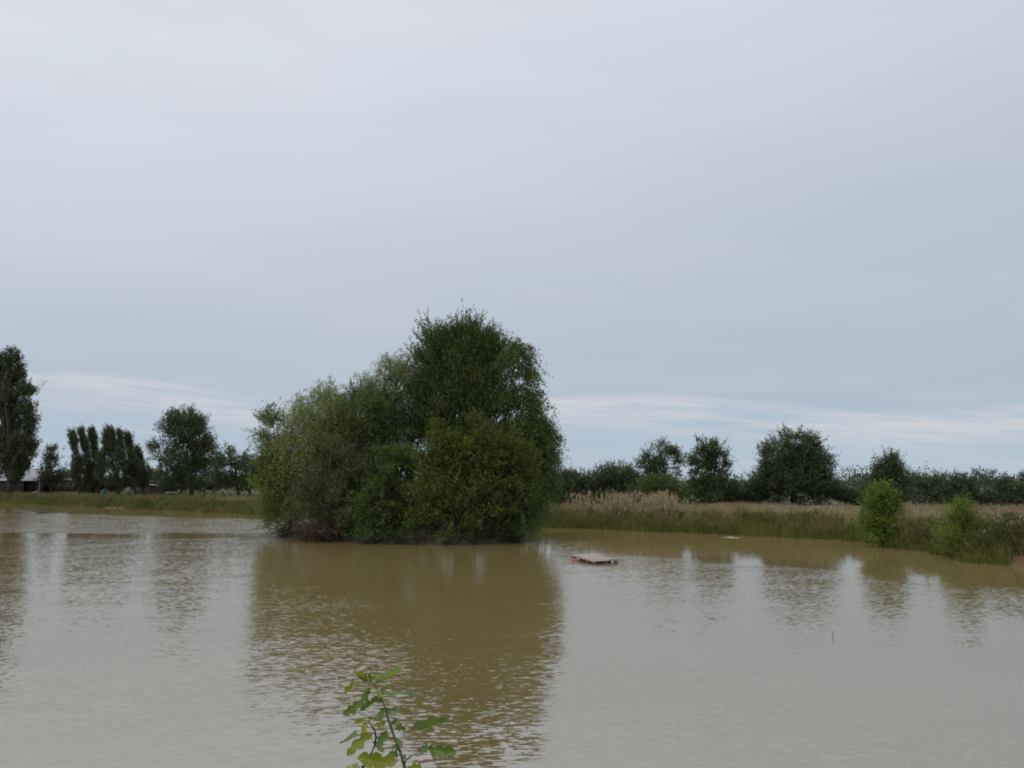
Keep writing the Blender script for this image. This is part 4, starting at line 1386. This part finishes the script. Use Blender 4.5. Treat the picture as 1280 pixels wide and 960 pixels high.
def oak_leaf(base, tip, wapp, mat, seed, curl=.15, fold=.25):
    """lobed oak leaf from base to tip; wapp is its width as it shows, the rest of the width turns away"""
    rg = random.Random(seed)
    base, tip = np.array(base), np.array(tip)
    ax_ = tip - base
    ln = np.linalg.norm(ax_)
    a = ax_ / ln
    view = unit((base + tip) / 2 - np.array((0, 0, EYE)))
    scr = unit(np.cross(a, view))
    dep = unit(np.cross(scr, a))
    wtrue = max(ln * .55, wapp)
    ca = min(1, wapp / wtrue)
    side = scr * ca + dep * math.sqrt(max(0, 1 - ca * ca)) * rg.choice((-1, 1))
    nrm = np.cross(a, side)
    if nrm[2] < 0:
        nrm = -nrm
    NS = 34
    rows = []
    ph = rg.uniform(-.3, .3)
    nl, off_ = rg.uniform(2.7, 3.6), rg.uniform(.1, .4)
    bend_ = rg.uniform(-.07, .07)
    sq = rg.uniform(0, 6)
    NS = 44
    for i in range(NS + 1):
        t = i / NS
        env = (math.sin(math.pi * min(1, t ** .85 * 1.0)) ** .6) * (.42 + .62 * t) * (1 if t < .8 else 1 - ((t - .8) / .2) ** 2 * .35)
        if t < .16:
            env *= .12 + .88 * (t / .16) ** 1.6
        lo = [max(0, .5 + .5 * math.cos(2 * math.pi * (t * nl + ph + s_))) for s_ in (0, off_)]
        wl = env * (.42 + .58 * lo[0] ** .5 * (.78 + .22 * math.sin(sq + t * 9)))
        wr = env * (.42 + .58 * lo[1] ** .5 * (.78 + .22 * math.sin(sq + 2 + t * 11)))
        rows.append((t, wl, wr))
    V, co = [], []
    for (t, wl, wr) in rows:
        for j, fx in enumerate((-1, -.5, 0, .5, 1)):
            w = (wl if fx < 0 else wr) * fx * wtrue * .5
            z = abs(fx) * fold * abs(w) - curl * ln * (t - .35) ** 2 + .02 * ln * math.sin(t * 9 + seed + fx * 2)
            V.append(base + a * (ln * (t + abs(fx) * .03)) + side * (w + bend_ * ln * math.sin(math.pi * t)) + nrm * z)
            co.append((t, fx * (wl if fx < 0 else wr), 0))
    V = np.array(V)
    Q = [(i * 5 + j, i * 5 + j + 1, (i + 1) * 5 + j + 1, (i + 1) * 5 + j) for i in range(NS) for j in range(4)]
    me = mesh_np('leaf', V, Q, None, [mat], smooth=True)
    att_ = me.attributes.new('leafco', 'FLOAT_VECTOR', 'POINT')
    att_.data.foreach_set('vector', np.array(co, np.float32).ravel())
    return me


stem = [zp(720, 1500, .05), zp(705, 1150, .03), zp(680, 900, .02), (zp(640, 760)), zp(592, 640), zp(545, 505, -.01), zp(515, 400, -.01), zp(488, 320), zp(455, 262), zp(425, 220), zp(395, 185)]
rootz = float(height(np.array([stem[0][0]]), np.array([stem[0][1]]))[0])
root = np.array((stem[0][0] + .03, stem[0][1] + .02, rootz - .03))
sap = thing('oak_sapling', 'young oak sapling with lobed green leaves, close by at the bottom of the photo', 'sapling', (root[0], root[1], rootz))
M_stem = simple_mat('green_brown_stem', (0.10, 0.095, 0.045), (0.19, 0.18, 0.10), 30, .6)
M_stem2 = simple_mat('dark_purple_stem', (0.045, 0.03, 0.03), (0.10, 0.07, 0.06), 30, .6)
mb = MB(); mb.tube([root] + stem, np.linspace(.0055, .0012, len(stem) + 1), 8)
mb.build('stem', M_stem, sap, smooth=True)
stem2 = [stem[0] * .6 + root * .4, zp(300, 1150, .04), zp(345, 885, .02), zp(400, 800), zp(440, 715), zp(448, 650), zp(436, 590, -.01), zp(410, 550, -.01), zp(375, 512, -.01)]
mb = MB(); mb.tube(stem2, np.linspace(.005, .0014, len(stem2)), 8)
mb.tube([zp(440, 700), zp(415, 685)], [.002, .0012], 5)
mb.build('branch', M_stem2, sap, smooth=True)
mb = MB(); mb.tube([zp(672, 870, .02), zp(690, 830), zp(740, 792), zp(775, 775)], [.0028, .0024, .002, .0015], 7)
mb.build('side_twig', M_stem, sap, smooth=True)
mb = MB(); mb.tube([zp(592, 660), zp(530, 655)], [.0022, .0015], 6)
mb.build('side_twig', M_stem, sap, smooth=True)
mb = MB(); mb.tube([zp(488, 300), zp(520, 280), zp(548, 300)], [.002, .0016, .0013], 6)
mb.build('side_twig', M_stem, sap, smooth=True)
LV = [  # base, tip, apparent width in crop pixels, material, depth of base and tip
    ((395, 190), (265, 118), 55, L_yg, 0, -.04), ((395, 190), (470, 125), 50, L_yg, 0, .04), ((385, 200), (350, 105), 50, L_yg, 0, -.05),
    ((425, 210), (655, 92), 95, L_pl, 0, .03), ((430, 205), (520, 170), 60, L_bl, 0, .05), ((395, 195), (410, 110), 40, L_yg, 0, .05),
    ((385, 205), (300, 150), 50, L_gr, 0, -.02), ((400, 215), (395, 140), 50, L_gr, 0, -.05),
    ((415, 230), (335, 385), 80, L_gr, 0, .02), ((290, 190), (192, 290), 60, L_yg, .02, .03), ((345, 345), (190, 470), 115, L_gr, 0, -.03),
    ((480, 335), (300, 440), 75, L_gr, 0, -.05), ((548, 300), (820, 292), 48, L_bl, 0, .05), ((505, 275), (570, 320), 45, L_gr, 0, -.05),
    ((515, 400), (480, 510), 75, L_gr, 0, -.04), ((520, 410), (560, 470), 50, L_gr, 0, -.04), ((545, 430), (720, 428), 60, L_bl, 0, .05),
    ((640, 430), (718, 430), 55, L_yg, .02, .05), ((540, 520), (435, 555), 70, L_yg, 0, -.03), ((550, 525), (632, 530), 50, L_pl, 0, .05),
    ((540, 580), (460, 715), 110, L_gr, 0, -.03), ((592, 590), (692, 578), 75, L_gr, 0, -.04), ((680, 600), (1022, 512), 115, L_bl, .01, .06),
    ((775, 775), (865, 722), 95, L_bl, 0, .02), ((840, 740), (1075, 765), 150, L_gr, .02, -.02), ((985, 760), (1045, 815), 30, L_gr, -.01, .0),
    ((445, 600), (222, 792), 130, L_yg, 0, -.05), ((380, 515), (282, 530), 55, L_yg, 0, .03), ((380, 515), (345, 615), 90, L_yg, 0, -.04),
    ((415, 620), (158, 672), 52, L_gr, 0, .05), ((655, 830), (318, 815), 200, L_yg, 0, -.06), ((640, 800), (540, 790), 100, L_gr, 0, .03),
    ((680, 900), (815, 875), 90, L_yg, 0, .03), ((330, 880), (195, 905), 90, L_pl, 0, .05), ((690, 830), (670, 780), 45, L_gr, 0, .03),
    ((560, 900), (500, 1080), 150, L_yg, 0, -.04), ((690, 1000), (900, 1100), 120, L_gr, .0, .03), ((330, 980), (150, 1080), 120, L_gr, 0, .0),
    ((385, 520), (415, 480), 35, L_gr, 0, .02), ((505, 372), (438, 325), 55, L_gr, 0, -.03), ((470, 300), (555, 232), 45, L_gr, 0, .03),
    ((600, 660), (655, 708), 60, L_gr, 0, -.03), ((560, 560), (618, 500), 45, L_bl, 0, .03), ((448, 690), (505, 765), 65, L_yg, 0, -.02),
    ((455, 262), (500, 330), 50, L_yg, 0, -.03), ((640, 760), (575, 720), 60, L_gr, 0, .03),
]
for k, (bp_, tp_, wa, mt, d0, d1) in enumerate(LV):
    me = oak_leaf(zp(*bp_, d0), zp(*tp_, d1), wa * 1.12 / 6.4 * 2.35 / F, mt, k, curl=random.uniform(.05, .3), fold=random.uniform(.1, .45))
    link('leaf', me, sap)
